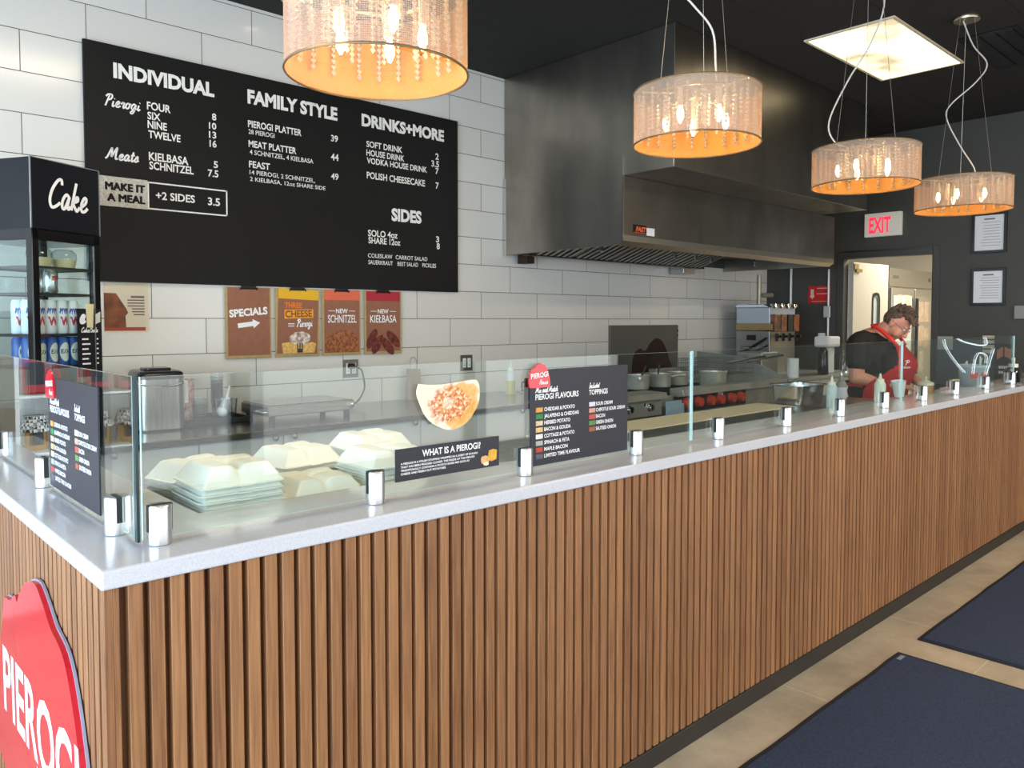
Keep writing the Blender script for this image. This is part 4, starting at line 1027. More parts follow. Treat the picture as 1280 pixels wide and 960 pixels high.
# ================================================================== COOKING LINE
STV = mat('stove_steel', '#aeaba4', .36, .5, noise_amt=.2, noise_scale=4)
IRON = mat('cast_iron', '#1c1b1b', .55, .4)
t = thing('griddle', 'stainless steel griddle with two round knobs left of the red-knobbed range', 'griddle', (4.7, 3.9, FZ))
m = MB(); m.box(0, .62, .08, 1.1, .1, .89).box(0, .62, .02, 1.12, .97, 1.02); m.build('body', STV, t, bevel=.004)
m = MB(); m.box(0, .62, .0, .08, .86, .995); m.build('control_panel', mat('panel_pale', '#b9bab8', .35, .6), t, bevel=.003)
m = MB(); m.prism([(-.04, .995), (-.02, 1.045), (.2, 1.05), (.2, 1.0), (.08, .99)], 'x', .0, .66); m.build('front_rail', STV, t, bevel=.003)
m = MB(); m.box(.02, .6, .2, 1.08, 1.02, 1.035); m.build('griddle_plate', IRON, t)
for x in (.18, .45):
    m = MB(); m.lathe([(.035, 0), (.035, -.012), (.026, -.014), (.024, -.04), (0, -.042)], (x, 0, .935), 20, 'y'); m.build('knob', CHROME, t, smooth=True)
m = MB(); m.box(.385, .40, -.003, 0, .945, .97); m.build('indicator_slot', BLACKM, t)
for x in (.06, .56):
    for y in (.14, 1.04): m = MB(); m.cyl((x, y, 0), .025, .1); m.build('leg', STV, t, smooth=True)

RXA, RXB = 5.37, 6.66
t = thing('gas_range', 'black-fronted gas range with a row of red knobs and pots on top', 'range', (RXA, 3.9, FZ))
w = RXB-RXA
m = MB(); m.box(0, w, .06, 1.14, .1, 1.0); m.build('body', STV, t, bevel=.004)
m = MB(); m.box(.2, w-.01, .0, .06, .86, .99); m.build('control_panel', mat('panel_black', '#1b1a1a', .3), t, bevel=.003)
m = MB(); m.prism([(-.05, 1.0), (-.03, 1.055), (.10, 1.06), (.10, .99), (.0, .99)], 'x', .2, w+.0); m.build('front_ledge', STV, t, bevel=.003)
m = MB(); m.tube([(.22, -.035, .835), (w-.03, -.035, .835)], .014, 8); m.box(.2, w-.01, 0, .06, .2, .82); m.build('oven_door', mat('oven_dark', '#2c2b2a', .35, .6), t)
RK = mat('knob_red', '#c0402c', .35)
for x in (5.664, 5.846, 6.035, 6.191, 6.379, 6.535):
    m = MB(); m.lathe([(.05, 0), (.05, -.01), (.042, -.02), (.04, -.045), (0, -.047)], (x-RXA, 0, .93), 20, 'y').box(x-RXA-.006, x-RXA+.006, -.056, -.045, .895, .965); m.build('knob', RK, t, smooth=True)
m = MB(); m.box(.80, .88, -.003, 0, .955, 1.02); m.build('rating_label', PAPER, t)
for k in range(3):
    m = MB(); x0 = .02+.42*k
    for i in range(6): m.box(x0+.075*i, x0+.012+.075*i, .12, 1.06, 1.0, 1.025)
    for y in (.12, .58, 1.04): m.box(x0, x0+.39, y, y+.015, 1.0, 1.022)
    m.build('grate', IRON, t)
m = MB(); m.box(.0, w, 1.1, 1.14, 1.0, 1.10); m.build('backguard', STV, t)
for x in (.06, w-.06):
    for y in (.14, 1.08): m = MB(); m.cyl((x, y, 0), .03, .1); m.build('leg', STV, t, smooth=True)

def pot(label, x, y, r, h, ladle=False, side=0.0, z=.957):
    t = thing('cooking_pot', label, 'pot', (x, y, z), side)
    PM = mat('pot_aluminium', '#d9d5ca', .38, .55, noise_amt=.15, noise_scale=6)
    m = MB(); m.lathe([(r*.93, 0), (r, .015), (r*1.01, h), (r*1.03, h+.003), (r*.98, h+.003), (r*.96, .02), (0, .015)], n=32); m.build('pan', PM, t, smooth=True)
    m = MB(); m.tube([(r*.98, 0, h*.75), (r*1.6, 0, h*.85), (r*2.3, 0, h*.9)], [.011, .009, .012], 8); m.build('handle', PM, t, smooth=True)
    if ladle:
        m = MB(); m.tube([(-.2*r, .1*r, h*.4), (.0, .5*r, h+.03), (.15*r, .7*r, h+.08)], .008, 8); m.build('ladle', mat('ladle_brown', '#5a3d26', .4, .4), t, smooth=True)
    return t
pot('dented aluminium pot with a ladle, leftmost on the range', 5.61, 4.38, .105, .125, True, -2.4)
pot('aluminium pot with a ladle, second from left on the range', 5.97, 4.40, .105, .12, True, -.7)
pot('aluminium pot behind the glass joint, third from left on the range', 6.29, 4.42, .10, .12, False, 2.2)
pot('shiny wide aluminium pot at the right end of the range', 6.47, 4.15, .125, .13, False, .1)
m = MB(); m.box(0, .22, 0, .012, 0, .28); m.box(.02, .24, -.012, 0, -.02, .25)
o = m.build('dish_cloth', mat('cloth_blue', '#8fa6bd', .9, bump=.3, noise_scale=20), bevel=.005); o.location = (5.345, 3.868, .62)
tag(o, 'blue-grey dish cloth hanging between griddle and range', 'cloth')

t = thing('deep_fryer', 'stainless steel deep fryer with splash guards and wire baskets right of the range', 'fryer', (6.72, 3.95, FZ))
m = MB(); m.box(0, .78, 0, 1.15, .1, .99); m.build('body', STV, t, bevel=.004)
m = MB(); m.box(.0, .78, 1.05, 1.15, .99, 1.13); m.build('rear_riser', STV, t, bevel=.003)
m = MB(); m.prism([(.05, .99), (1.05, .99), (1.05, 1.30), (.5, 1.26), (.1, 1.12)], 'x', .755, .77); m.build('splash_guard', STV, t)
m = MB(); m.prism([(-.03, .985), (-.02, 1.045), (.08, 1.05), (.08, .985)], 'x', 0, .78); m.build('front_ledge', STV, t)
WB = mat('basket_wire', '#8d8a84', .35, .9)
for k in range(2):
    m = MB(); x0 = .08+.34*k
    for i in range(7): m.box(x0+.04*i, x0+.04*i+.004, .30, .85, 1.10, 1.104).box(x0+.04*i, x0+.04*i+.004, .30, .304, 1.10, 1.25).box(x0+.04*i, x0+.04*i+.004, .846, .85, 1.10, 1.25)
    for z in (1.10, 1.15, 1.2, 1.245): m.box(x0, x0+.244, .30, .305, z, z+.005).box(x0, x0+.244, .845, .85, z, z+.005).box(x0, x0+.005, .30, .85, z, z+.005).box(x0+.24, x0+.244, .30, .85, z, z+.005)
    m.build('fry_basket', WB, t)
    m = MB(); m.tube([(x0+.12, .30, 1.22), (x0+.12, .05, 1.27), (x0+.12, -.1, 1.30)], .012, 8); m.build('basket_handle', CHROME, t, smooth=True)

t = thing('rear_worktable', 'steel-topped worktable with pale cupboards in the far kitchen corner', 'table', (7.52, 3.9, FZ))
m = MB(); m.box(0, 1.80, 0, 1.28, 1.01, 1.045); m.build('tabletop', STV, t, bevel=.003)
m = MB(); m.box(.2, 1.78, .05, 1.25, .05, 1.01); m.build('carcass', mat('cupboard_cream', '#c9c6bb', .5), t)
for x in (.22, .74, 1.26):
    m = MB(); m.box(x, x+.5, .03, .05, .1, 1.0); d = m.build('door', MATS['cupboard_cream'], t, bevel=.003)
    m = MB(); m.lathe([(.012, 0), (.02, -.02), (0, -.03)], (x+.42, .03, .93), 12, 'y'); m.build('knob', MATS['knob_steel'], t, smooth=True)
m = MB(); m.box(.02, .06, .02, .06, 0, 1.01).box(.02, .06, 1.2, 1.24, 0, 1.01); m.build('leg', STV, t)
RT = .975+.0005
t = thing('drink_dispenser', 'clear-tank cold drink dispenser with a row of taps in the far corner', 'drink dispenser', (8.22, 4.50, RT))
m = MB(); m.box(0, .60, .03, .46, 0, .48); m.build('body', mat('dispenser_steel', '#8e8c88', .35, .9), t, bevel=.006)
m = MB(); m.box(-.004, -.0005, .2, .32, .37, .43); m.build('badge', BLACKM, t)
m = MB()
for k in range(6): m.box(-.003, 0, .2, .4, .17+.024*k, .178+.024*k)
m.build('vent_slots', BLACKM, t)
m = MB(); m.tube([(-.01, .42, .22), (-.02, .3, .26), (-.02, .16, .34), (-.01, .06, .40)], .012, 6); m.tube([(-.01, .3, .2), (-.02, .16, .26), (-.01, .05, .31)], .012, 6); m.build('black_straps', BLACKM, t)
m = MB(); m.box(.0, .60, .0, .46, .49, .56); m.build('syrup_band', mat('syrup_tan', '#9a8050', .4), t)
m = MB(); m.box(.0, .60, .03, .46, .56, .75); m.build('tank', mat('tank_grey', '#a9afb8', .12, .0, alpha=1.0), t, bevel=.01)
m = MB(); m.prism([(.02, .75), (.48, .75), (.44, .79), (.1, .785)], 'x', -.01, .61); m.build('tank_lid', mat('lid_steel', '#b9bcc0', .2, .8), t, bevel=.004)
AMB = mat('drink_amber', '#8a4a1c', .25, col2='#3a1c0c', noise_scale=14)
for k in range(4):
    m = MB(); m.box(.02+.15*k, .14+.15*k, -.03, .03, .47, .67); m.build('drink_panel', AMB if k != 2 else BLACKM, t, bevel=.004)
    m = MB(); m.lathe([(.03, 0), (.05, .02), (.045, .05), (0, .06)], (.08+.15*k, .02, .74), 14); m.build('tap_cap', CHROME, t, smooth=True)
    m = MB(); m.cyl((.08+.15*k, -.02, .36), .018, .09, n=10); m.box(.065+.15*k, .095+.15*k, -.08, -.02, .40, .43); m.build('tap', BLACKM, t)
def simple(name, mb, m_, label, cat, loc=(0, 0, 0), smooth=True, bevel=0.0, rz=0.0):
    o = mb.build(name, m_, smooth=smooth, bevel=bevel); o.location = loc; o.rotation_euler = (0, 0, rz); return tag(o, label, cat)
simple('paper_roll', MB().lathe([(.02, 0), (.06, 0), (.06, .2), (.02, .2), (.02, .02)], n=24), mat('towel_white', '#dfe0e2', .8), 'white paper towel roll standing on the far worktable', 'paper roll', (7.75, 4.0, RT))
simple('steel_container', MB().box(0, .34, 0, .3, 0, .26), mat('container_steel', '#aaa69d', .4, .8), 'square steel container beside the fryer on the worktable', 'container', (7.56, 4.25, RT), smooth=False, bevel=.01)
simple('napkin_box', MB().box(-.14, .14, -.09, .09, .3, .42).box(-.09, .09, -.05, .05, 0, .3), mat('napkin_white', '#d5d6d6', .6), 'white paper bundle on a stand at the right end of the worktable', 'napkins', (8.6, 4.03, RT), smooth=False, bevel=.02)
simple('thermos_jug', MB().lathe([(.055, 0), (.06, .02), (.05, .26), (.03, .3), (0, .31)], n=20), BLACKG, 'black jug on the far worktable beside the clear bottles', 'jug', (8.38, 3.97, RT))
simple('water_bottle', MB().lathe([(.04, 0), (.04, .17), (.015, .22), (.015, .25), (0, .25)], n=18), PLASTIC, 'clear bottle at the far right end of the worktable', 'bottle', (8.95, 4.0, RT))
simple('spray_bottle', MB().lathe([(.045, 0), (.045, .15), (.02, .2), (.018, .25), (.03, .26), (.03, .29), (0, .29)], n=18), mat('spray_violet', '#9aa0c0', .3), 'pale violet spray bottle on the far worktable', 'bottle', (8.8, 4.12, RT))

# bus pan and bottles on the prep table
t = thing('steel_pan', 'deep stainless steel pan standing at the right end of the prep table', 'pan', (5.12, 2.60, 1.0004), -.08)
m = MB(); o_ = roundrect(-.17, .17, -.12, .12, .05, 5); n = len(o_)
lv = [(.86, 0), (.9, .006), (.98, .125), (1.1, .132), (1.1, .138), (.95, .134), (.86, .012), (.8, .008)]
for s_, z in lv: m.v += [(p_[0]*s_, p_[1]*s_, z) for p_ in o_]
for k in range(len(lv)-1):
    for i in range(n): m.f.append((k*n+i, k*n+(i+1) % n, (k+1)*n+(i+1) % n, (k+1)*n+i)); m.mi.append(0)
m.f += [tuple(reversed(range(n))), tuple(range((len(lv)-1)*n, len(lv)*n))]; m.mi += [0, 0]
m.build('pan_body', CHROME, t, smooth=True)
squeeze('soap_bottle', 'clear bottle with a white cap near the glass joint left of the cook', (5.05, 2.33, 1.0004), .035, .21, '#bfd0d2', 0, '#ddddd0', 'bottle')
t = thing('soap_dispenser', 'small grey pump bottle with a label beside the clear bottle', 'bottle', (5.28, 2.37, 1.0004))
MB().lathe([(.036, 0), (.036, .14), (.02, .165), (.012, .17), (.012, .2), (0, .2)], n=18).build('bottle', mat('pump_grey', '#7d7f80', .35), t, smooth=True)
MB().lathe([(.0365, .04), (.0365, .12)], n=18).build('label_band', mat('label_pale', '#c6c8d6', .6), t, smooth=True)
m = MB(); m.tube([(0, 0, .2), (0, 0, .225), (-.02, -.04, .225)], .007, 8); m.build('pump', CHROME, t, smooth=True)

# ---- things on the worktop behind the far pane
WT = 1.0744
squeeze('squeeze_bottle', 'white-green squeeze bottle on the worktop in front of the cook', (4.94, 1.975, WT), .033, .175, '#d3dccc', 0, '#e8e6cf')
t = thing('white_cup', 'white paper cup on the worktop right of the green-white squeeze bottle', 'cup', (5.27, 1.985, WT))
m = MB(); m.at(TR(0, 0, 0.004, 0, 0, -.14)); m.lathe([(.028, 0.005), (.044, .105), (.046, .108), (.042, .108), (.026, .01), (0, .01)], n=24); m.build('cup_body', mat('cup_white', '#eceff0', .5), t, smooth=True)
t = thing('food_container', 'round amber container with a pale pointed lid by the cook\'s hands', 'container', (5.73, 1.985, WT))
t['label'] = 'round amber container with a pale pointed lid by the hands of the cook'
MB().lathe([(.047, 0), (.05, .06), (0, .061)], n=24).build('tub', mat('amber_tub', '#a87a3c', .35), t, smooth=True)
MB().lathe([(.052, .058), (.052, .075), (.03, .085), (.008, .09), (.006, .115), (0, .116)], n=24).build('lid', mat('lid_pale', '#d5d3c6', .4), t, smooth=True)
simple('yellow_sponge', MB().box(-.05, .05, -.035, .02, 0, .016), mat('sponge_yellow', '#e3c312', .9, bump=.3, noise_scale=80), 'yellow sponge under the hands of the cook', 'sponge', (6.36, 2.24, 1.0004), smooth=False, bevel=.008)

t = thing('straw_tub', 'clear plastic tub with pink print and straws on the far worktop', 'tub', (6.62, 1.955, WT))
MB().lathe([(.085, 0), (.095, .01), (.105, .155), (.103, .155), (.092, .012), (0, .01)], n=28).build('tub', mat('tub_plastic', '#c3d0dc', .15, alpha=.55), t, smooth=True)
MB().lathe([(.106, .145), (.114, .147), (.114, .165), (.106, .166), (.103, .15)], n=28).build('rim', mat('rim_clear', '#b9c0c8', .2), t, smooth=True)
for a0 in (-3.05, -2.3):
    vs = []; n = 6
    for zz in (.065, .11): vs += [(.1045*math.cos(a0+.5*k/n), .1045*math.sin(a0+.5*k/n), zz) for k in range(n+1)]
    MB().add(vs, [(k, k+1, n+2+k, n+1+k) for k in range(n)]).build('print_patch', mat('print_pink', '#d0564f', .5), t)
for k in range(6):
    a = k*1.05; m = MB(); m.tube([(.03*math.cos(a), .03*math.sin(a), .012), (.055*math.cos(a+.4), .055*math.sin(a+.4), .17+.012*k)], .005, 6); m.build('straw', mat('straw_white', '#dfe8f0', .4), t, smooth=True)
t = thing('soap_jug', 'chrome and glass pump jug at the far end of the worktop', 'pump jug', (7.28, 1.86, WT))
MB().lathe([(.055, 0), (.075, .03), (.07, .09), (.04, .12), (.03, .125), (0, .125)], n=24).build('jug', mat('jug_chrome', '#8f9296', .12, .9), t, smooth=True)
m = MB(); m.cyl((0, 0, .12), .035, .03).cyl((0, 0, .15), .012, .05); m.tube([(0, 0, .195), (-.05, -.01, .195), (-.06, -.01, .185)], .009, 8); m.build('pump', mat('pump_white', '#d8d8d2', .4), t, smooth=True)
m = MB(); m.tube([(-.04, -.045, .1), (-.07, -.06, .06), (-.05, -.05, .01)], .012, 8); m.build('black_band', BLACKM, t, smooth=True)
simple('napkin_stack', MB().box(-.06, .06, -.05, .05, 0, .018), mat('napkin_red', '#cfc3bb', .7, col2='#b5483c', noise_scale=18), 'small stack of red and white napkins right of the amber container', 'napkins', (6.13, 1.96, WT), smooth=False, bevel=.004)
m = MB(); m.box(-.03, .03, -.004, .004, 0, .07); m.box(-.03, .03, .02, .028, 0, .065).box(-.03, .03, -.004, .028, 0, .004)
simple('card_stand', m, mat('card_cream', '#cdbf92', .7), 'small cream folded card on the worktop left of the straw tub', 'card', (6.30, 1.975, WT), smooth=False, rz=-.5)

# ================================================================== FAR WALL
XW = XR-.001
t = thing('exit_sign', 'white EXIT sign with red letters above the kitchen doorway', 'exit sign', (XW, 3.725, 2.55))
MB().box(-.06, 0, -.205, .205, 0, .27).build('case', mat('exit_case', '#cfcabd', .5, emit=(1, .9, .8, 1), emit_s=.12), t, bevel=.006)
fnr = lambda q: (-.0615, -q[0], q[2])
b = MB(); put_text(b, 'EXIT', -.15, .045, .245, .17, 0, .03, fn=fnr); b.build('lettering', mat('exit_red', '#e0203a', .4, emit=(1, .03, .08, 1), emit_s=1.0), t)
def framed(z0, z1, label):
    t = thing('framed_certificate', label, 'framed paper', (XW, 2.64, z0)); h = z1-z0; w = .165
    m = MB(); fw = .028
    m.box(-.02, 0, -w, w, 0, fw).box(-.02, 0, -w, w, h-fw, h).box(-.02, 0, -w, -w+fw, fw, h-fw).box(-.02, 0, w-fw, w, fw, h-fw); m.build('frame', BLACKG, t, bevel=.003)
    MB().box(-.008, 0, -w+fw, w-fw, fw, h-fw).build('paper', PAPER, t)
    m = MB(); r = random.Random(int(z0*100))
    for k in range(9): 
        a = r.uniform(.02, .07); m.box(-.009, -.008, -w+fw+.02+a*.3, w-fw-.02-a, fw+.05+(h-2*fw-.1)*k/9, fw+.054+(h-2*fw-.1)*k/9)
    m.box(-.009, -.008, -.05, .05, h-fw-.05, h-fw-.035); m.build('print_lines', INK, t)
    return t
framed(2.29, 2.72, 'black framed certificate on the grey wall, upper one behind the last lamp')
framed(1.735, 2.13, 'black framed certificate on the grey wall, lower one beside the doorway')
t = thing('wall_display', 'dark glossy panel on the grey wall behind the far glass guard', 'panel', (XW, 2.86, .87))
MB().box(-.03, 0, -.27, .27, 0, .50).build('screen', mat('screen_sheen', '#475156', .3), t, bevel=.004)  # base colour lifted to stand in for a reflected sheen
MB().box(-.033, -.03, .10, .255, .385, .53).build('taped_note', mat('note_grey', '#9da29d', .7), t)
m = MB()
for k in range(4): m.box(-.033, -.03, -.30, -.19, .36+.05*k, .395+.05*k)
m.build('taped_strips', mat('note_cream', '#c2b9a2', .7), t)
t = thing('wall_poster', 'narrow black poster with two orange shapes on the grey wall at far right', 'poster', (XW, 2.475, .90))
MB().box(-.006, 0, -.085, .085, -.04, .43).build('panel', mat('poster_black', '#121214', .5), t)
m = MB(); m.prism([(.065, .26), (.01, .30), (.01, .40), (.065, .36)], 'x', -.007, -.006).prism([(-.065, .27), (-.005, .30), (-.005, .40), (-.065, .37)], 'x', -.007, -.006); m.build('orange_shapes', mat('poster_orange', '#b8745a', .6), t)
m = MB()
for z in (.17, .115):
    for k in range(5): m.box(-.007, -.006, .045-.022*k-.016, .045-.022*k, z, z+.028)
m.build('print_marks', SWHITE, t)
t = thing('fire_sign', 'red fire instruction sign with a white arrow on the dark wall left of the doorway', 'sign', (XW, 4.49, 1.79))
MB().box(-.005, 0, -.14, .14, 0, .21).build('sign_panel', mat('fire_red', '#c5211d', .45), t)
m = MB(); m.prism([(.11, .17), (.07, .17), (.07, .09), (.055, .09), (.09, .05), (.125, .09), (.11, .09)], 'x', -.006, -.005)
m.box(-.006, -.005, -.12, .03, .178, .186).box(-.006, -.005, -.12, .035, .11, .118).box(-.006, -.005, -.1, .1, .02, .024); m.build('markings', mat('fire_print', '#e8bdb0', .6), t)
PIPE = mat('conduit', '#c9c6c2', .35, .3)
simple('conduit_pipe', MB().tube([(9.33, 4.365, .9), (9.33, 4.365, 2.2)], .014, 8), PIPE, 'thin pale conduit running down beside the red sign', 'conduit')
simple('conduit_pipe', MB().tube([(9.33, 4.855, 1.70), (9.33, 4.855, 2.3)], .016, 8), PIPE, 'thin pale conduit above the drink dispenser', 'conduit')
simple('junction_box', MB().box(9.28, 9.315, 4.325, 4.405, 1.61, 1.75), PIPE, 'pale junction box on the conduit below the red sign', 'switch box', smooth=False, bevel=.006)
t = thing('light_switch', 'pale light switch plate on the dark wall left of the conduit', 'switch', (XW, 4.45, 1.36))
MB().box(-.012, 0, -.045, .045, -.06, .06).build('plate', WHITE, t, bevel=.003); MB().box(-.02, -.012, -.012, .012, -.02, .02).build('rocker', PAPER, t)
t = thing('fire_pull', 'small red alarm pull below the conduit box', 'alarm pull', (XW, 4.335, 1.2))
MB().lathe([(.06, 0), (.06, -.03), (.03, -.045), (0, -.045)], (0, 0, 0), 16, 'x').build('bell', mat('alarm_red', '#a8242a', .35), t, smooth=True)
MB().box(-.055, -.04, -.012, .012, -.03, .03).build('lever', WHITE, t)
simple('thermostat', MB().box(-.03, 0, -.06, .06, -.07, .07), mat('thermo_grey', '#8d8d88', .5), 'grey thermostat box on the far wall at the right edge', 'thermostat', (XW, 2.33, 1.66), smooth=False, bevel=.008)
# LED mug sign in the window side of the far wall (seen only as a reflection in the end pane)
t = thing('neon_sign', 'white glowing outline light sign on the far wall', 'neon sign', (9.3, .83, 1.2))
NE = mat('neon_white', '#ffffff', .4, emit=(.75, .9, 1, 1), emit_s=2.6)
b = MB(); b.tube(spline([(0, .0, -.19), (0, -.12, -.04), (0, -.2, .1), (0, -.21, .19), (0, -.16, .21), (0, .0, .14), (0, .14, .11), (0, .2, .13), (0, .17, .22), (0, .1, .28)], 6), .006, 8); b.build('tube', NE, t, smooth=True)
b = MB(); b.tube(spline([(0, .08, -.2), (0, .1, -.03), (0, .14, .03), (0, .2, .0), (0, .2, -.08)], 6), .005, 8); b.tube([(0, .27, .08), (0, .2, -.2)], .005, 8); b.build('tube', NE, t, smooth=True)

# reach-in fridge in the back room
t = thing('reach_in_fridge', 'tall stainless steel two-door fridge in the back room behind the cook', 'fridge', (10.72, 4.19, FZ))
m = MB(); m.box(0, 1.65, .02, .85, .12, 2.345); m.build('cabinet', STEEL, t, bevel=.004)
m = MB(); m.box(0, 1.65, 0, .02, 2.10, 2.345); m.build('header', mat('header_steel', '#b7b3a8', .3, .9), t, bevel=.003)
m = MB(); m.box(.12, .3, -.003, 0, 2.21, 2.25).box(1.4, 1.46, -.003, 0, 2.2, 2.25); m.build('badges', mat('badge_dark', '#4a4a48', .4), t)
for k in range(2):
    m = MB(); m.box(.01+.83*k, .80+.83*k, -.03, .015, .16, 2.08); d = m.build('door', mat('fridge_door', '#bcb8ab', .3, .8), t, bevel=.006)
    m = MB(); m.box(.08+.83*k, .70+.83*k, -.032, -.03, .3, 1.98); m.build('door_pane', mat('pane_pale', '#cfd6d2', .15) if k == 0 else mat('pane_steel', '#b9b3a6', .35, .5), t)
m = MB(); m.tube([(.81, -.06, .9), (.81, -.06, 1.95)], .02, 8); m.build('handle', BLACKM, t, smooth=True)
PN = mat('note_paper', '#d8cdb4', .8, col2='#c9a590', noise_scale=18)
for i, (x, z) in enumerate(((.98, 1.62), (1.18, 1.62), (.98, 1.28), (1.18, 1.24), (1.0, .92), (.2, 1.7), (.45, 1.7))):
    m = MB(); m.box(x, x+.16, -.036, -.032, z, z+.29); m.build('taped_paper', PN, t)
for x in (.08, 1.57):
    for y in (.1, .78): m = MB(); m.cyl((x, y, 0), .03, .12); m.build('leg', STEEL, t, smooth=True)

# ================================================================== FLOOR MATS, RETAIL SHELF
def carpet_mat():
    m = mat('mat_navy', '#2c3a57', .95, col2='#1b253b', noise_scale=140, bump=.9); return m
def floor_mat(x0, x1, y0, y1, label, rz=0.0):
    t = thing('floor_mat', label, 'floor mat', ((x0+x1)/2, (y0+y1)/2, FZ+.0005), rz)
    w, h = (x1-x0)/2, (y1-y0)/2
    b = MB(); N = 40
    def edge(s, k): return .006*noise.noise((k*.35, s*7.1, x0))
    pts = [(-w+2*w*k/N, -h+edge(1, k)) for k in range(N)] + [(w, -h+2*h*k/12) for k in range(12)] + [(w-2*w*k/N, h+edge(2, k)) for k in range(N)] + [(-w, h-2*h*k/12) for k in range(12)]
    b.prism(pts, 'z', 0, .007); b.build('rubber_border', mat('mat_border', '#10141d', .7), t)
    b = MB(); b.prism([(p_[0]*(1-.022/w), p_[1]*(1-.022/h)) for p_ in pts], 'z', .005, .011); b.build('pile', carpet_mat(), t)
    if 'nearer' in label:
        b = MB(); b.box(w-.1, w-.04, h-.05, h-.03, .0112, .0116); b.build('tag', mat('mat_tag', '#7d8797', .6), t)
    return t
floor_mat(1.35, 3.98, -.15, 1.48, 'navy carpet floor mat along the counter, the nearer one')
floor_mat(4.22, 6.9, -.15, 1.475, 'navy carpet floor mat along the counter, the farther one')

t = thing('retail_shelf', 'white retail shelf with jars and red bags left of the counter, mirrored in the glass', 'shelf', (-.15, 4.85, FZ))
m = MB(); m.box(-.42, -.40, -.2, .2, 0, 1.7).box(.41, .43, -.2, .2, 0, 1.7).box(-.42, .43, .18, .2, 0, 1.7); m.build('uprights', WHITE, t, bevel=.002)
for z in (.3, .63, .955, 1.255): m = MB(); m.box(-.40, .41, -.2, .18, z-.012, z); m.build('shelf_board', WHITE, t)
for k in range(5):
    t = thing('red_bag', 'red retail bag on the white retail shelf, %s from its left' % ordn[k], 'bag', (-.45+.155*k, 4.78, 1.186))
    m = MB(); m.prism([(-.06, 0), (.06, 0), (.064, .1), (.055, .2), (.05, .23), (-.05, .23), (-.055, .2), (-.064, .1)], 'y', -.035, .035); m.build('bag_body', mat('bag_red', '#a3141f', .3), t, bevel=.012)
    m = MB(); m.box(-.045, .045, -.037, -.035, .05, .17); m.build('bag_label', mat('bag_black', '#15181c', .5), t)
CHECK = bpy.data.materials.new('check_cloth'); CHECK.use_nodes = True; nt = CHECK.node_tree; b_ = nt.nodes['Principled BSDF']; b_.inputs['Roughness'].default_value = .9
ck = nt.nodes.new('ShaderNodeTexChecker'); ck.inputs['Scale'].default_value = 60; ck.inputs['Color1'].default_value = S('#e6e3dc'); ck.inputs['Color2'].default_value = S('#1a1a1c')
tc = nt.nodes.new('ShaderNodeTexCoord'); nt.links.new(tc.outputs['Object'], ck.inputs['Vector']); nt.links.new(ck.outputs['Color'], b_.inputs['Base Color'])
for k in range(5):
    t = thing('preserve_jar', 'jar with checked cloth lid on the white retail shelf, %s from its left' % ordn[k], 'jar', (-.45+.155*k, 4.78, .886))
    MB().lathe([(.05, 0), (.058, .01), (.058, .13), (.045, .155), (0, .155)], n=20).build('jar', mat('jar_honey', '#b98a3a', .2), t, smooth=True)
    MB().lathe([(.072, .10), (.068, .13), (.052, .165), (.05, .185), (0, .19)], n=20).build('cloth_lid', CHECK, t, smooth=True)
    vs = []; n = 8
    for zz in (.03, .1): vs += [(.0588*math.cos(-PI/2-.6+1.2*i/n), .0588*math.sin(-PI/2-.6+1.2*i/n), zz) for i in range(n+1)]
    MB().add(vs, [(i, i+1, n+2+i, n+1+i) for i in range(n)]).build('jar_label', mat('jar_black', '#1a1512', .5), t)
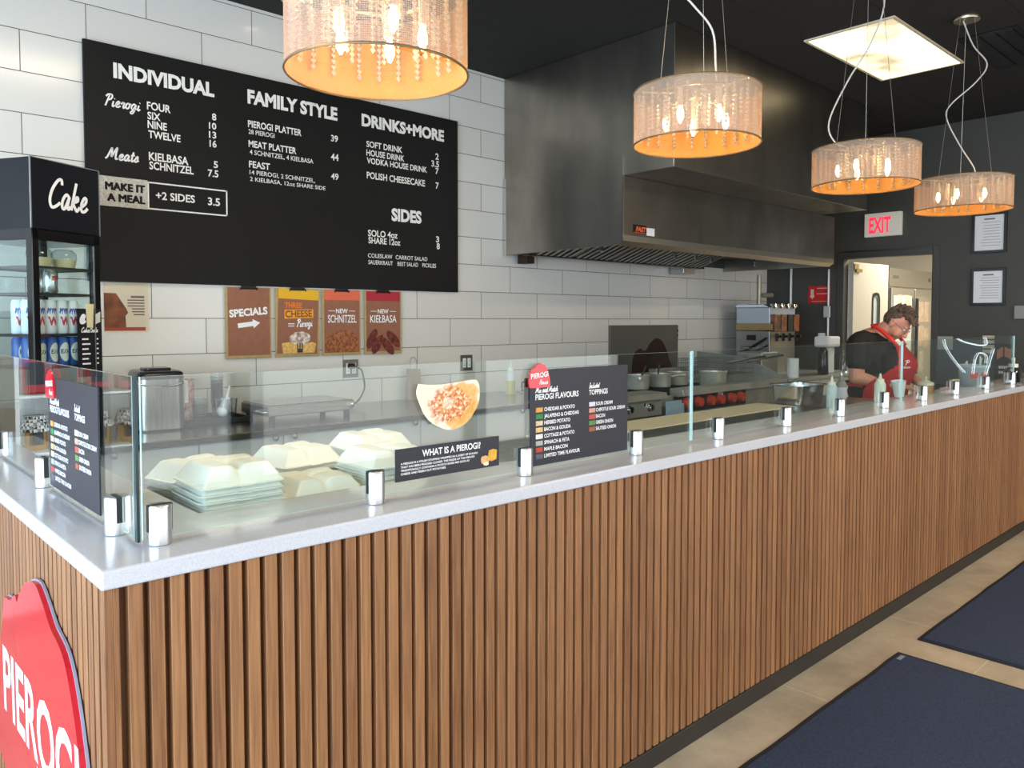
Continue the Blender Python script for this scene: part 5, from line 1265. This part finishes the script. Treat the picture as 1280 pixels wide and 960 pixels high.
# ================================================================== PENDANT LAMPS
def shade_mat():
    m = bpy.data.materials.new('crystal_weave'); m.use_nodes = True; nt = m.node_tree; nt.nodes.clear()
    out = nt.nodes.new('ShaderNodeOutputMaterial')
    tc = nt.nodes.new('ShaderNodeTexCoord'); sp = nt.nodes.new('ShaderNodeSeparateXYZ'); nt.links.new(tc.outputs['Object'], sp.inputs[0])
    ang = math_node(nt, 'ARCTAN2', sp.outputs[1], sp.outputs[0])
    u_ = math_node(nt, 'MULTIPLY', ang, 150.0); v_ = math_node(nt, 'MULTIPLY', sp.outputs[2], 175.0)
    fu = math_node(nt, 'ABSOLUTE', math_node(nt, 'SINE', u_)); fv = math_node(nt, 'ABSOLUTE', math_node(nt, 'SINE', math_node(nt, 'MULTIPLY', v_, 3.1416)))
    bead = math_node(nt, 'MULTIPLY', fu, fv)
    cb = nt.nodes.new('ShaderNodeCombineXYZ'); nt.links.new(math_node(nt, 'FLOOR', math_node(nt, 'DIVIDE', u_, 3.1416)), cb.inputs[0]); nt.links.new(math_node(nt, 'FLOOR', v_), cb.inputs[1])
    wn = nt.nodes.new('ShaderNodeTexWhiteNoise'); wn.noise_dimensions = '2D'; nt.links.new(cb.outputs[0], wn.inputs['Vector'])
    mr = nt.nodes.new('ShaderNodeMapRange'); mr.inputs[3].default_value = .45; mr.inputs[4].default_value = .97; mr.inputs[1].default_value = .0; mr.inputs[2].default_value = .6
    nt.links.new(bead, mr.inputs[0])
    df = nt.nodes.new('ShaderNodeBsdfDiffuse'); pass
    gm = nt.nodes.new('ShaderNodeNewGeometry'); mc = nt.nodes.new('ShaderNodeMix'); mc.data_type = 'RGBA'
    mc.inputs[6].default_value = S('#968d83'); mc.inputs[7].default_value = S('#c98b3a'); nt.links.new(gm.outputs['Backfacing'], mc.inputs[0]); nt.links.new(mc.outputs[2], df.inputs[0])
    tl = nt.nodes.new('ShaderNodeBsdfTranslucent'); tl.inputs[0].default_value = S('#d8b486')
    gl = nt.nodes.new('ShaderNodeBsdfGlossy'); gl.inputs['Roughness'].default_value = .25; gl.inputs[0].default_value = (.9, .9, .92, 1)
    tr = nt.nodes.new('ShaderNodeBsdfTransparent')
    bp = nt.nodes.new('ShaderNodeBump'); bp.inputs['Strength'].default_value = .9; bp.inputs['Distance'].default_value = .004
    nt.links.new(math_node(nt, 'ADD', bead, wn.outputs['Value']), bp.inputs['Height']); nt.links.new(bp.outputs[0], gl.inputs['Normal'])
    m1 = nt.nodes.new('ShaderNodeMixShader'); m1.inputs[0].default_value = .16; nt.links.new(df.outputs[0], m1.inputs[1]); nt.links.new(tl.outputs[0], m1.inputs[2])
    m2 = nt.nodes.new('ShaderNodeMixShader'); m2.inputs[0].default_value = .14; nt.links.new(m1.outputs[0], m2.inputs[1]); nt.links.new(gl.outputs[0], m2.inputs[2])
    m3 = nt.nodes.new('ShaderNodeMixShader'); nt.links.new(mr.outputs[0], m3.inputs[0]); nt.links.new(tr.outputs[0], m3.inputs[1]); nt.links.new(m2.outputs[0], m3.inputs[2])
    nt.links.new(m3.outputs[0], out.inputs[0]); return m
SHADE = shade_mat()
BULB = mat('bulb_glow', '#fff0cf', .4, emit=(1, .68, .30, 1), emit_s=30.0)
def crystal_mat():
    m = bpy.data.materials.new('crystal'); m.use_nodes = True; nt = m.node_tree; nt.nodes.clear(); out = nt.nodes.new('ShaderNodeOutputMaterial')
    gl = nt.nodes.new('ShaderNodeBsdfGlossy'); gl.inputs['Roughness'].default_value = .3
    tr = nt.nodes.new('ShaderNodeBsdfTransparent'); tl = nt.nodes.new('ShaderNodeBsdfTranslucent'); tl.inputs[0].default_value = (1, .97, .9, 1)
    a = nt.nodes.new('ShaderNodeMixShader'); a.inputs[0].default_value = .72; nt.links.new(tr.outputs[0], a.inputs[1]); nt.links.new(tl.outputs[0], a.inputs[2])
    b = nt.nodes.new('ShaderNodeMixShader'); b.inputs[0].default_value = .45; nt.links.new(a.outputs[0], b.inputs[1]); nt.links.new(gl.outputs[0], b.inputs[2])
    nt.links.new(b.outputs[0], out.inputs[0]); return m
CRYS = crystal_mat()
NICK = mat('satin_nickel', '#c0b59f', .3, 1.0)
CABL = mat('cord_clear', '#c9c5bd', .4)
def pendant(label, x, y, zb, r, h, cord):
    """zb = bottom rim height; cord = list of (dx, dy, z) for the slack power cord"""
    t = thing('pendant_lamp', label, 'pendant lamp', (x, y, zb), 0, 'crystal drum pendant lamps')
    n = 96
    vs = [(r*math.cos(2*PI*k/n), r*math.sin(2*PI*k/n), z) for z in (0, h) for k in range(n)]
    MB().add(vs, [(k, (k+1) % n, n+(k+1) % n, n+k) for k in range(n)]).build('shade', SHADE, t, smooth=True)
    rim = MB(); 
    for z in (0, h): rim.tube([((r+.001)*math.cos(2*PI*k/48), (r+.001)*math.sin(2*PI*k/48), z) for k in range(49)], .0035, 6, cap=False)
    rim.build('rim_rings', mat('rim_champagne', '#9a8262', .35, .7), t, smooth=True)
    m = MB()
    for a in (.4, .4+2*PI/3, .4+4*PI/3): m.tube([(0, 0, h-.008), (r*math.cos(a), r*math.sin(a), h-.004)], .006, 6)
    m.tube([(r*.62*math.cos(2*PI*k/32), r*.62*math.sin(2*PI*k/32), h-.01) for k in range(33)], .006, 6, cap=False)
    m.cyl((0, 0, h-.03), .035, .04); m.build('spider_frame', NICK, t, smooth=True)
    for k in range(5):
        a = .7+2*PI*k/5; c = (r*.50*math.cos(a), r*.50*math.sin(a), h*.40)
        m = MB(); m.cyl((c[0], c[1], h*.62), .012, h*.34, n=10); m.build('lamp_holder', WHITE, t, smooth=True)
        m = MB(); m.lathe([(.004, -.02), (.013, .0), (.015, .018), (.010, .04), (.006, .05)], c, 12); m.build('bulb', BULB, t, smooth=True)
    rr_ = random.Random(int(x*100))
    for k in range(44):
        q = .93 if k % 2 else rr_.uniform(.25, .8); a = 2*PI*k/44+rr_.uniform(-.08, .08)
        m = MB(); L_ = rr_.uniform(.10, .17) if q < .9 else .19; nb = int(L_/.0175)
        for i in range(nb):
            z = h-.012-.0175*i-.01; s_ = .0096
            c = (r*q*math.cos(a), r*q*math.sin(a), z)
            b0 = [(c[0]+s_, c[1], z), (c[0], c[1]+s_, z), (c[0]-s_, c[1], z), (c[0], c[1]-s_, z), (c[0], c[1], z+s_*1.15), (c[0], c[1], z-s_*1.15)]
            m.add(b0, [(0, 1, 4), (1, 2, 4), (2, 3, 4), (3, 0, 4), (1, 0, 5), (2, 1, 5), (3, 2, 5), (0, 3, 5)])
        m.build('crystal_strand', CRYS, t)
    top = CZ-zb
    m = MB()
    for a in (.4, .4+2*PI/3, .4+4*PI/3): m.tube([(r*.62*math.cos(a), r*.62*math.sin(a), h-.01), (.05*math.cos(a), .05*math.sin(a), top-.02)], .0013, 5)
    m.build('suspension_wires', mat('wire_steel', '#a39d90', .35, .8), t)
    m = MB(); m.tube(spline([(dx, dy, z-zb) for dx, dy, z in cord], 6), .0045, 8); m.build('power_cord', CABL, t, smooth=True)
    m = MB(); m.lathe([(.085, top), (.088, top-.01), (.082, top-.026), (.0, top-.028)], n=28); m.build('ceiling_canopy', NICK, t, smooth=True)
    l = bpy.data.lights.new('lamp_glow', 'POINT'); l.energy = 3.4; l.color = (1, .60, .22); l.shadow_soft_size = .05
    o = bpy.data.objects.new('lamp_glow', l); C.objects.link(o); o.parent = t; o.location = (0, 0, h*.42)
    return t
def cordpts(pix): return pix
PH = .222
pendant('sparkling crystal drum pendant lamp nearest the camera, over the counter corner', 1.254, 1.92, 2.283, .258, .24, [(0, 0, 2.53), (.05, .05, 2.8), (-.05, -.03, 3.2), (0, 0, 3.7)])
pendant('crystal drum pendant lamp in front of the steel hood, second nearest', 2.85, 1.92, 2.325, .264, PH, [(.06, -.06, 2.54), (.055, -.055, 2.66), (.035, -.05, 2.80), (-.03, .0, 2.90), (-.075, .05, 2.98), (-.085, .06, 3.1), (-.06, .04, 3.3), (0, 0, 3.7)])
pendant('crystal drum pendant lamp below the glowing ceiling panel, third along the counter', 4.535, 1.92, 2.345, .286, .21, [(.0, .0, 2.56), (-.03, .06, 2.57), (-.10, .13, 2.60), (-.12, .16, 2.72), (-.06, .08, 2.95), (.0, -.02, 3.15), (.05, -.07, 3.4), (0, 0, 3.7)])
pendant('crystal drum pendant lamp farthest from the camera, beside the exit sign', 6.177, 1.92, 2.364, .309, .215, [(.03, -.06, 2.58), (.03, -.06, 2.66), (-.01, .02, 2.82), (-.05, .10, 3.02), (-.04, .08, 3.12), (.02, -.06, 3.26), (.05, -.12, 3.38), (.02, -.04, 3.52), (-.01, .02, 3.7)])

# ================================================================== THE COOK
PX, PYO = 6.42, .02
t = thing('person', 'cook with short tousled hair, glasses, black T-shirt and red apron, head bent over the counter', 'person', (PX, 2.60, FZ))
def pb(): return MB().at(Matrix.Translation((-PX, -2.60, -FZ)))
SKIN = mat('skin', '#c98a72', .5, noise_amt=.06, noise_scale=14)
HT = math.radians(46); HC = Vector((PX, 2.445, 1.555))
HM = Matrix.Translation((-PX, -2.60, -FZ)) @ Matrix.Translation(HC) @ Matrix.Rotation(.10, 4, 'Z') @ Matrix.Rotation(HT, 4, 'X')
b = pb()
# legs and hips
for s in (-1, 1):
    b.caps((PX+s*.10, 2.63, .90), (PX+s*.10, 2.60, .46), .115, .075); b.caps((PX+s*.10, 2.60, .46), (PX+s*.10, 2.63, .03), .07, .045)
    b.caps((PX+s*.10, 2.64, -.01), (PX+s*.105, 2.46, -.035), .04, .032)
# torso stacked from ellipsoids
for z, cy, a, d in ((.92, 2.62, .20, .17), (1.02, 2.60, .21, .19), (1.12, 2.58, .21, .205), (1.22, 2.575, .205, .205), (1.32, 2.60, .20, .165), (1.40, 2.635, .17, .12)):
    b.ball((PX, cy, z), 1.0, 20, 12, (a, d, .12))
b.caps((PX-.17, 2.65, 1.41), (PX+.17, 2.65, 1.41), .075, .075); b.ball((PX-.085, 2.46, 1.22), .09); b.ball((PX+.085, 2.46, 1.22), .09)
# neck
b.caps((PX, 2.63, 1.42), (PX, 2.50, 1.53), .075, .066)
SH = {-1: ((PX-.205, 2.655, 1.39), (PX-.245, 2.655, 1.125), (PX-.13, 2.40, 1.075), (PX-.09, 2.33, 1.062)),
      1: ((PX+.205, 2.635, 1.39), (PX+.255, 2.50, 1.16), (PX+.12, 2.33, 1.095), (PX+.065, 2.275, 1.075))}
for s in (-1, 1):
    a0, e0, w0, h0 = [Vector(q) for q in SH[s]]
    b.caps(a0, e0, .072, .056); b.caps(e0, w0, .055, .034); d = (h0-w0).normalized()
    # palm, then five bent fingers
    sd = d.cross(Vector((0, 0, 1))).normalized()
    p0 = w0 + d*.02; b.caps(p0 + sd*.018, p0 + d*.075 + sd*.022, .020, .016, 10); b.caps(p0 - sd*.018, p0 + d*.075 - sd*.022, .020, .016, 10); b.caps(p0, p0+d*.08, .022, .018, 10)
    for k, ln in enumerate((.042, .048, .046, .036)):
        f0_ = p0 + d*.078 + sd*(-.031+.0205*k); f1 = f0_ + d*ln*.75 + Vector((0, 0, -.008)); f2 = f1 + d*ln*.45 + Vector((0, 0, -.026))
        b.caps(f0_, f1, .0098, .0088, 8); b.caps(f1, f2, .0088, .0072, 8)
    th0 = p0 + d*.02 + sd*.028*(-s); th1 = th0 + d*.038 + sd*.024*(-s) + Vector((0, 0, -.006)); th2 = th1 + d*.03 + Vector((0, 0, -.012))
    b.caps(th0, th1, .012, .010, 8); b.caps(th1, th2, .010, .008, 8)
# head (local: face towards -Y, z up)
b.T = HM
b.ball((0, .012, .030), .1, 22, 14, (.78, .98, .92)); b.ball((0, -.028, -.035), .1, 20, 12, (.68, .68, .82)); b.caps((0, -.055, -.098), (0, -.03, -.085), .034, .05, 12)
b.caps((0, -.094, .012), (0, -.117, -.030), .010, .0165, 10); b.ball((0, -.108, -.036), .018, 10, 7, (1.1, .8, .7))
b.caps((-.035, -.083, .028), (.035, -.083, .028), .014, .014, 8)
b.caps((-.02, -.091, -.066), (.02, -.091, -.066), .009, .009, 8); b.caps((-.018, -.089, -.077), (.018, -.089, -.077), .009, .009, 8)
for s in (-1, 1):
    b.ball((s*.076, .012, -.010), .03, 12, 8, (.35, .75, 1.1)); b.ball((s*.043, -.06, -.045), .036, 10, 8)
body = b.build('body', SKIN, t, smooth=True, remesh=.0055)
# features set on the head
for s in (-1, 1):
    m = MB().at(HM); m.ball((s*.031, -.0815, .004), .0125, 12, 8); m.build('eye', mat('eye_white', '#d9d4cf', .2), t, smooth=True)
    m = MB().at(HM); m.ball((s*.031, -.0905, .002), .0055, 10, 6); m.build('iris', mat('iris', '#3a4a58', .2), t, smooth=True)
m = MB().at(HM); m.caps((-.02, -.1005, -.0715), (.02, -.1005, -.0715), .0028, .0028, 8); m.build('lip_line', mat('lips', '#9c5148', .5), t, smooth=True)
# hair: cropped cap with tousled tufts
m = MB().at(HM)
rh = random.Random(3)
m.ball((0, .026, .040), .1, 22, 14, (.785, .975, .86)); m.ball((0, .03, .0), .1, 18, 12, (.72, .89, .75))
for k in range(150):
    th = rh.uniform(0, 2*PI); ph = rh.uniform(.0, 1.2)
    d = Vector((math.sin(ph)*math.cos(th), math.sin(ph)*math.sin(th), math.cos(ph)))
    p = Vector((d.x*.078, d.y*.096+.02, d.z*.086+.046))
    if p.y < -.055 and p.z < .075: continue
    q = p + d*rh.uniform(.010, .032) + Vector((rh.uniform(-.012, .012), -.016, rh.uniform(-.004, .01)))
    m.caps(p, q, .011, .005, 7)
for k in range(16):
    x = -.06+.008*k; m.caps((x, -.05, .108), (x+rh.uniform(-.01, .01), -.105-rh.uniform(0, .015), .082+rh.uniform(-.012, .012)), .013, .006, 7)
m.build('hair', mat('hair_brown', '#6a5648', .85, col2='#33271f', noise_scale=70), t, smooth=True, remesh=.0045)
GL = mat('glasses_frame', '#55565c', .25, .9)
m = MB().at(HM)
for s in (-1, 1):
    m.tube([(s*.033+.023*math.cos(2*PI*k/20), -.103, .002+.017*math.sin(2*PI*k/20)) for k in range(21)], .0016, 6, cap=False)
    m.tube([(s*.056, -.102, .006), (s*.082, -.05, .008), (s*.084, .02, .006)], .0017, 6)
m.tube([(-.01, -.104, .004), (0, -.107, .007), (.01, -.104, .004)], .0016, 6); m.build('glasses', GL, t, smooth=True)
# T-shirt
m = pb()
for z, cy, a, d in ((1.02, 2.605, .225, .203), (1.12, 2.585, .228, .222), (1.22, 2.58, .222, .222), (1.32, 2.605, .215, .18), (1.395, 2.64, .185, .132)):
    m.ball((PX, cy, z), 1.0, 20, 12, (a, d, .12))
m.ball((PX-.085, 2.45, 1.22), .118, 14, 9, (1, .9, 1.1)); m.ball((PX+.085, 2.45, 1.22), .118, 14, 9, (1, .9, 1.1))
m.caps((PX-.175, 2.652, 1.41), (PX+.175, 2.652, 1.41), .086, .086)
for s in (-1, 1):
    a0, e0 = Vector(SH[s][0]), Vector(SH[s][1]); m.caps(a0, a0.lerp(e0, .52), .092, .088)
m.build('t_shirt', mat('shirt_black', '#0c0c0e', .85), t, smooth=True, remesh=.008)
m = pb()
for s in (-1, 1):
    m.caps((PX+s*.10, 2.63, .90), (PX+s*.10, 2.60, .46), .13, .09); m.caps((PX+s*.10, 2.60, .46), (PX+s*.10, 2.63, .06), .088, .07)
for z, cy, a, d in ((.90, 2.63, .225, .19), (1.0, 2.61, .226, .203)): m.ball((PX, cy, z), 1.0, 20, 12, (a, d, .12))
m.build('trousers', mat('trousers_black', '#101012', .85), t, smooth=True, remesh=.009)
for s in (-1, 1):
    m = pb(); m.caps((PX+s*.10, 2.65, -.02), (PX+s*.106, 2.45, -.028), .045, .04); m.box(PX+s*.10-.045, PX+s*.10+.045, 2.42, 2.69, FZ+.001, FZ+.02)
    m.build('shoe', BLACKM, t, smooth=True, remesh=.006)
# apron: bib and skirt wrapped round the front
APR = mat('apron_red', '#b3121f', .8, noise_amt=.1, noise_scale=30)
prof = [(.55, 2.60, .20, .20, 78), (.75, 2.60, .222, .215, 84), (.92, 2.605, .245, .222, 90), (1.04, 2.60, .252, .232, 92), (1.10, 2.59, .25, .243, 80), (1.16, 2.575, .242, .262, 62), (1.22, 2.57, .235, .278, 50), (1.28, 2.575, .225, .268, 40), (1.34, 2.60, .212, .235, 32), (1.385, 2.61, .19, .205, 26)]
m = MB().at(Matrix.Translation((-PX, -2.60, -FZ))); N = 30; vs = []; fs = []
for z, cy, a, d, dg_ in prof:
    for i in range(N+1):
        an_ = math.radians(-dg_ + 2*dg_*i/N); vs.append((PX+a*math.sin(an_), cy-d*math.cos(an_), z+.004*math.sin(i*.9+z*30)))
for k in range(len(prof)-1):
    for i in range(N): q = k*(N+1)+i; fs.append((q, q+1, q+N+2, q+N+1))
m.add(vs, fs); o = m.build('apron', APR, t, smooth=True)
md = o.modifiers.new('thick', 'SOLIDIFY'); md.thickness = .006; md.offset = 0; md2 = o.modifiers.new('sub', 'SUBSURF'); md2.levels = 1; md2.render_levels = 1
for s in (-1, 1):
    m = pb(); pts = spline([(PX+s*.08, 2.412, 1.38), (PX+s*.10, 2.46, 1.44), (PX+s*.098, 2.54, 1.505), (PX+s*.06, 2.61, 1.535), (PX, 2.635, 1.535)], 5)
    m.tube(pts, .014, 8); m.build('neck_strap', mat('strap_red', '#d22a1e', .7), t, smooth=True)
    m = pb(); m.tube(spline([(PX+s*.245, 2.60, 1.06), (PX+s*.225, 2.72, 1.065), (PX+s*.12, 2.82, 1.07), (PX, 2.84, 1.07)], 5), .012, 8); m.build('waist_tie', APR, t, smooth=True)
def apr_fn(q):
    an_ = q[0]/.24 - .5; return (-.006+.238*math.sin(an_), 2.57-.285*math.cos(an_)-2.60, q[2]-FZ)
b = MB(); put_script(b, 'P', -.02, 1.232, .036, .036, 0, .16, fn=apr_fn); put_text(b, 'PIEROGI', -.035, 1.208, .065, .012, 0, .02, fn=apr_fn); b.build('apron_emblem', SWHITE, t)

# ---- pieces that belong to a part hang under that part
def stem_(o): return o.name.split('.')[0]
def centre(o):
    b = o.bound_box; return Vector([(min(c[i] for c in b)+max(c[i] for c in b))/2 for i in range(3)])
KIDS = {}
for o in C.objects:
    if o.parent is not None: KIDS.setdefault(o.parent.name, []).append(o)
RULES = {'base_cabinet': {'door': ('knob',)}, 'gas_range': {'control_panel': ('knob', 'rating_label')}, 'griddle': {'control_panel': ('knob', 'indicator_slot')},
 'rear_worktable': {'door': ('knob',)}, 'deep_fryer': {'fry_basket': ('basket_handle',)}, 'menu_sign': {'emblem': ('emblem_lettering',)},
 'display_fridge': {'header_box': ('lettering', 'header_trim'), 'menu_sticker': ('sticker_heading', 'sticker_print', 'sticker_lettering', 'cup_picture', 'cake_picture')},
 'reach_in_fridge': {'door': ('door_pane', 'taped_paper'), 'header': ('badges',)}, 'extractor_hood': {'baffle_filter': ('baffles',), 'sticker': ('sticker_lettering',)},
 'pendant_lamp': {'lamp_holder': ('bulb',)}, 'poster_clipboard': {'heading_block': ('block_lettering',), 'sheet': ('header_band',)}, 'person': {'apron': ('apron_emblem', 'neck_strap', 'waist_tie'), 'eye': ('iris',)},
 'menu_board': {'chalk_block': ('block_lettering',)}, 'exit_sign': {'case': ('lettering',)}, 'drink_dispenser': {'body': ('badge', 'vent_slots'), 'tank': ('tank_lid',)}}
for root in [o for o in C.objects if o.parent is None and stem_(o) in RULES]:
    kids = KIDS.get(root.name, [])
    for ps, cs in RULES[stem_(root)].items():
        ps_ = [k for k in kids if stem_(k) == ps]
        for c in kids:
            if stem_(c) in cs and ps_:
                c.parent = min(ps_, key=lambda q: (centre(q)-centre(c)).length)
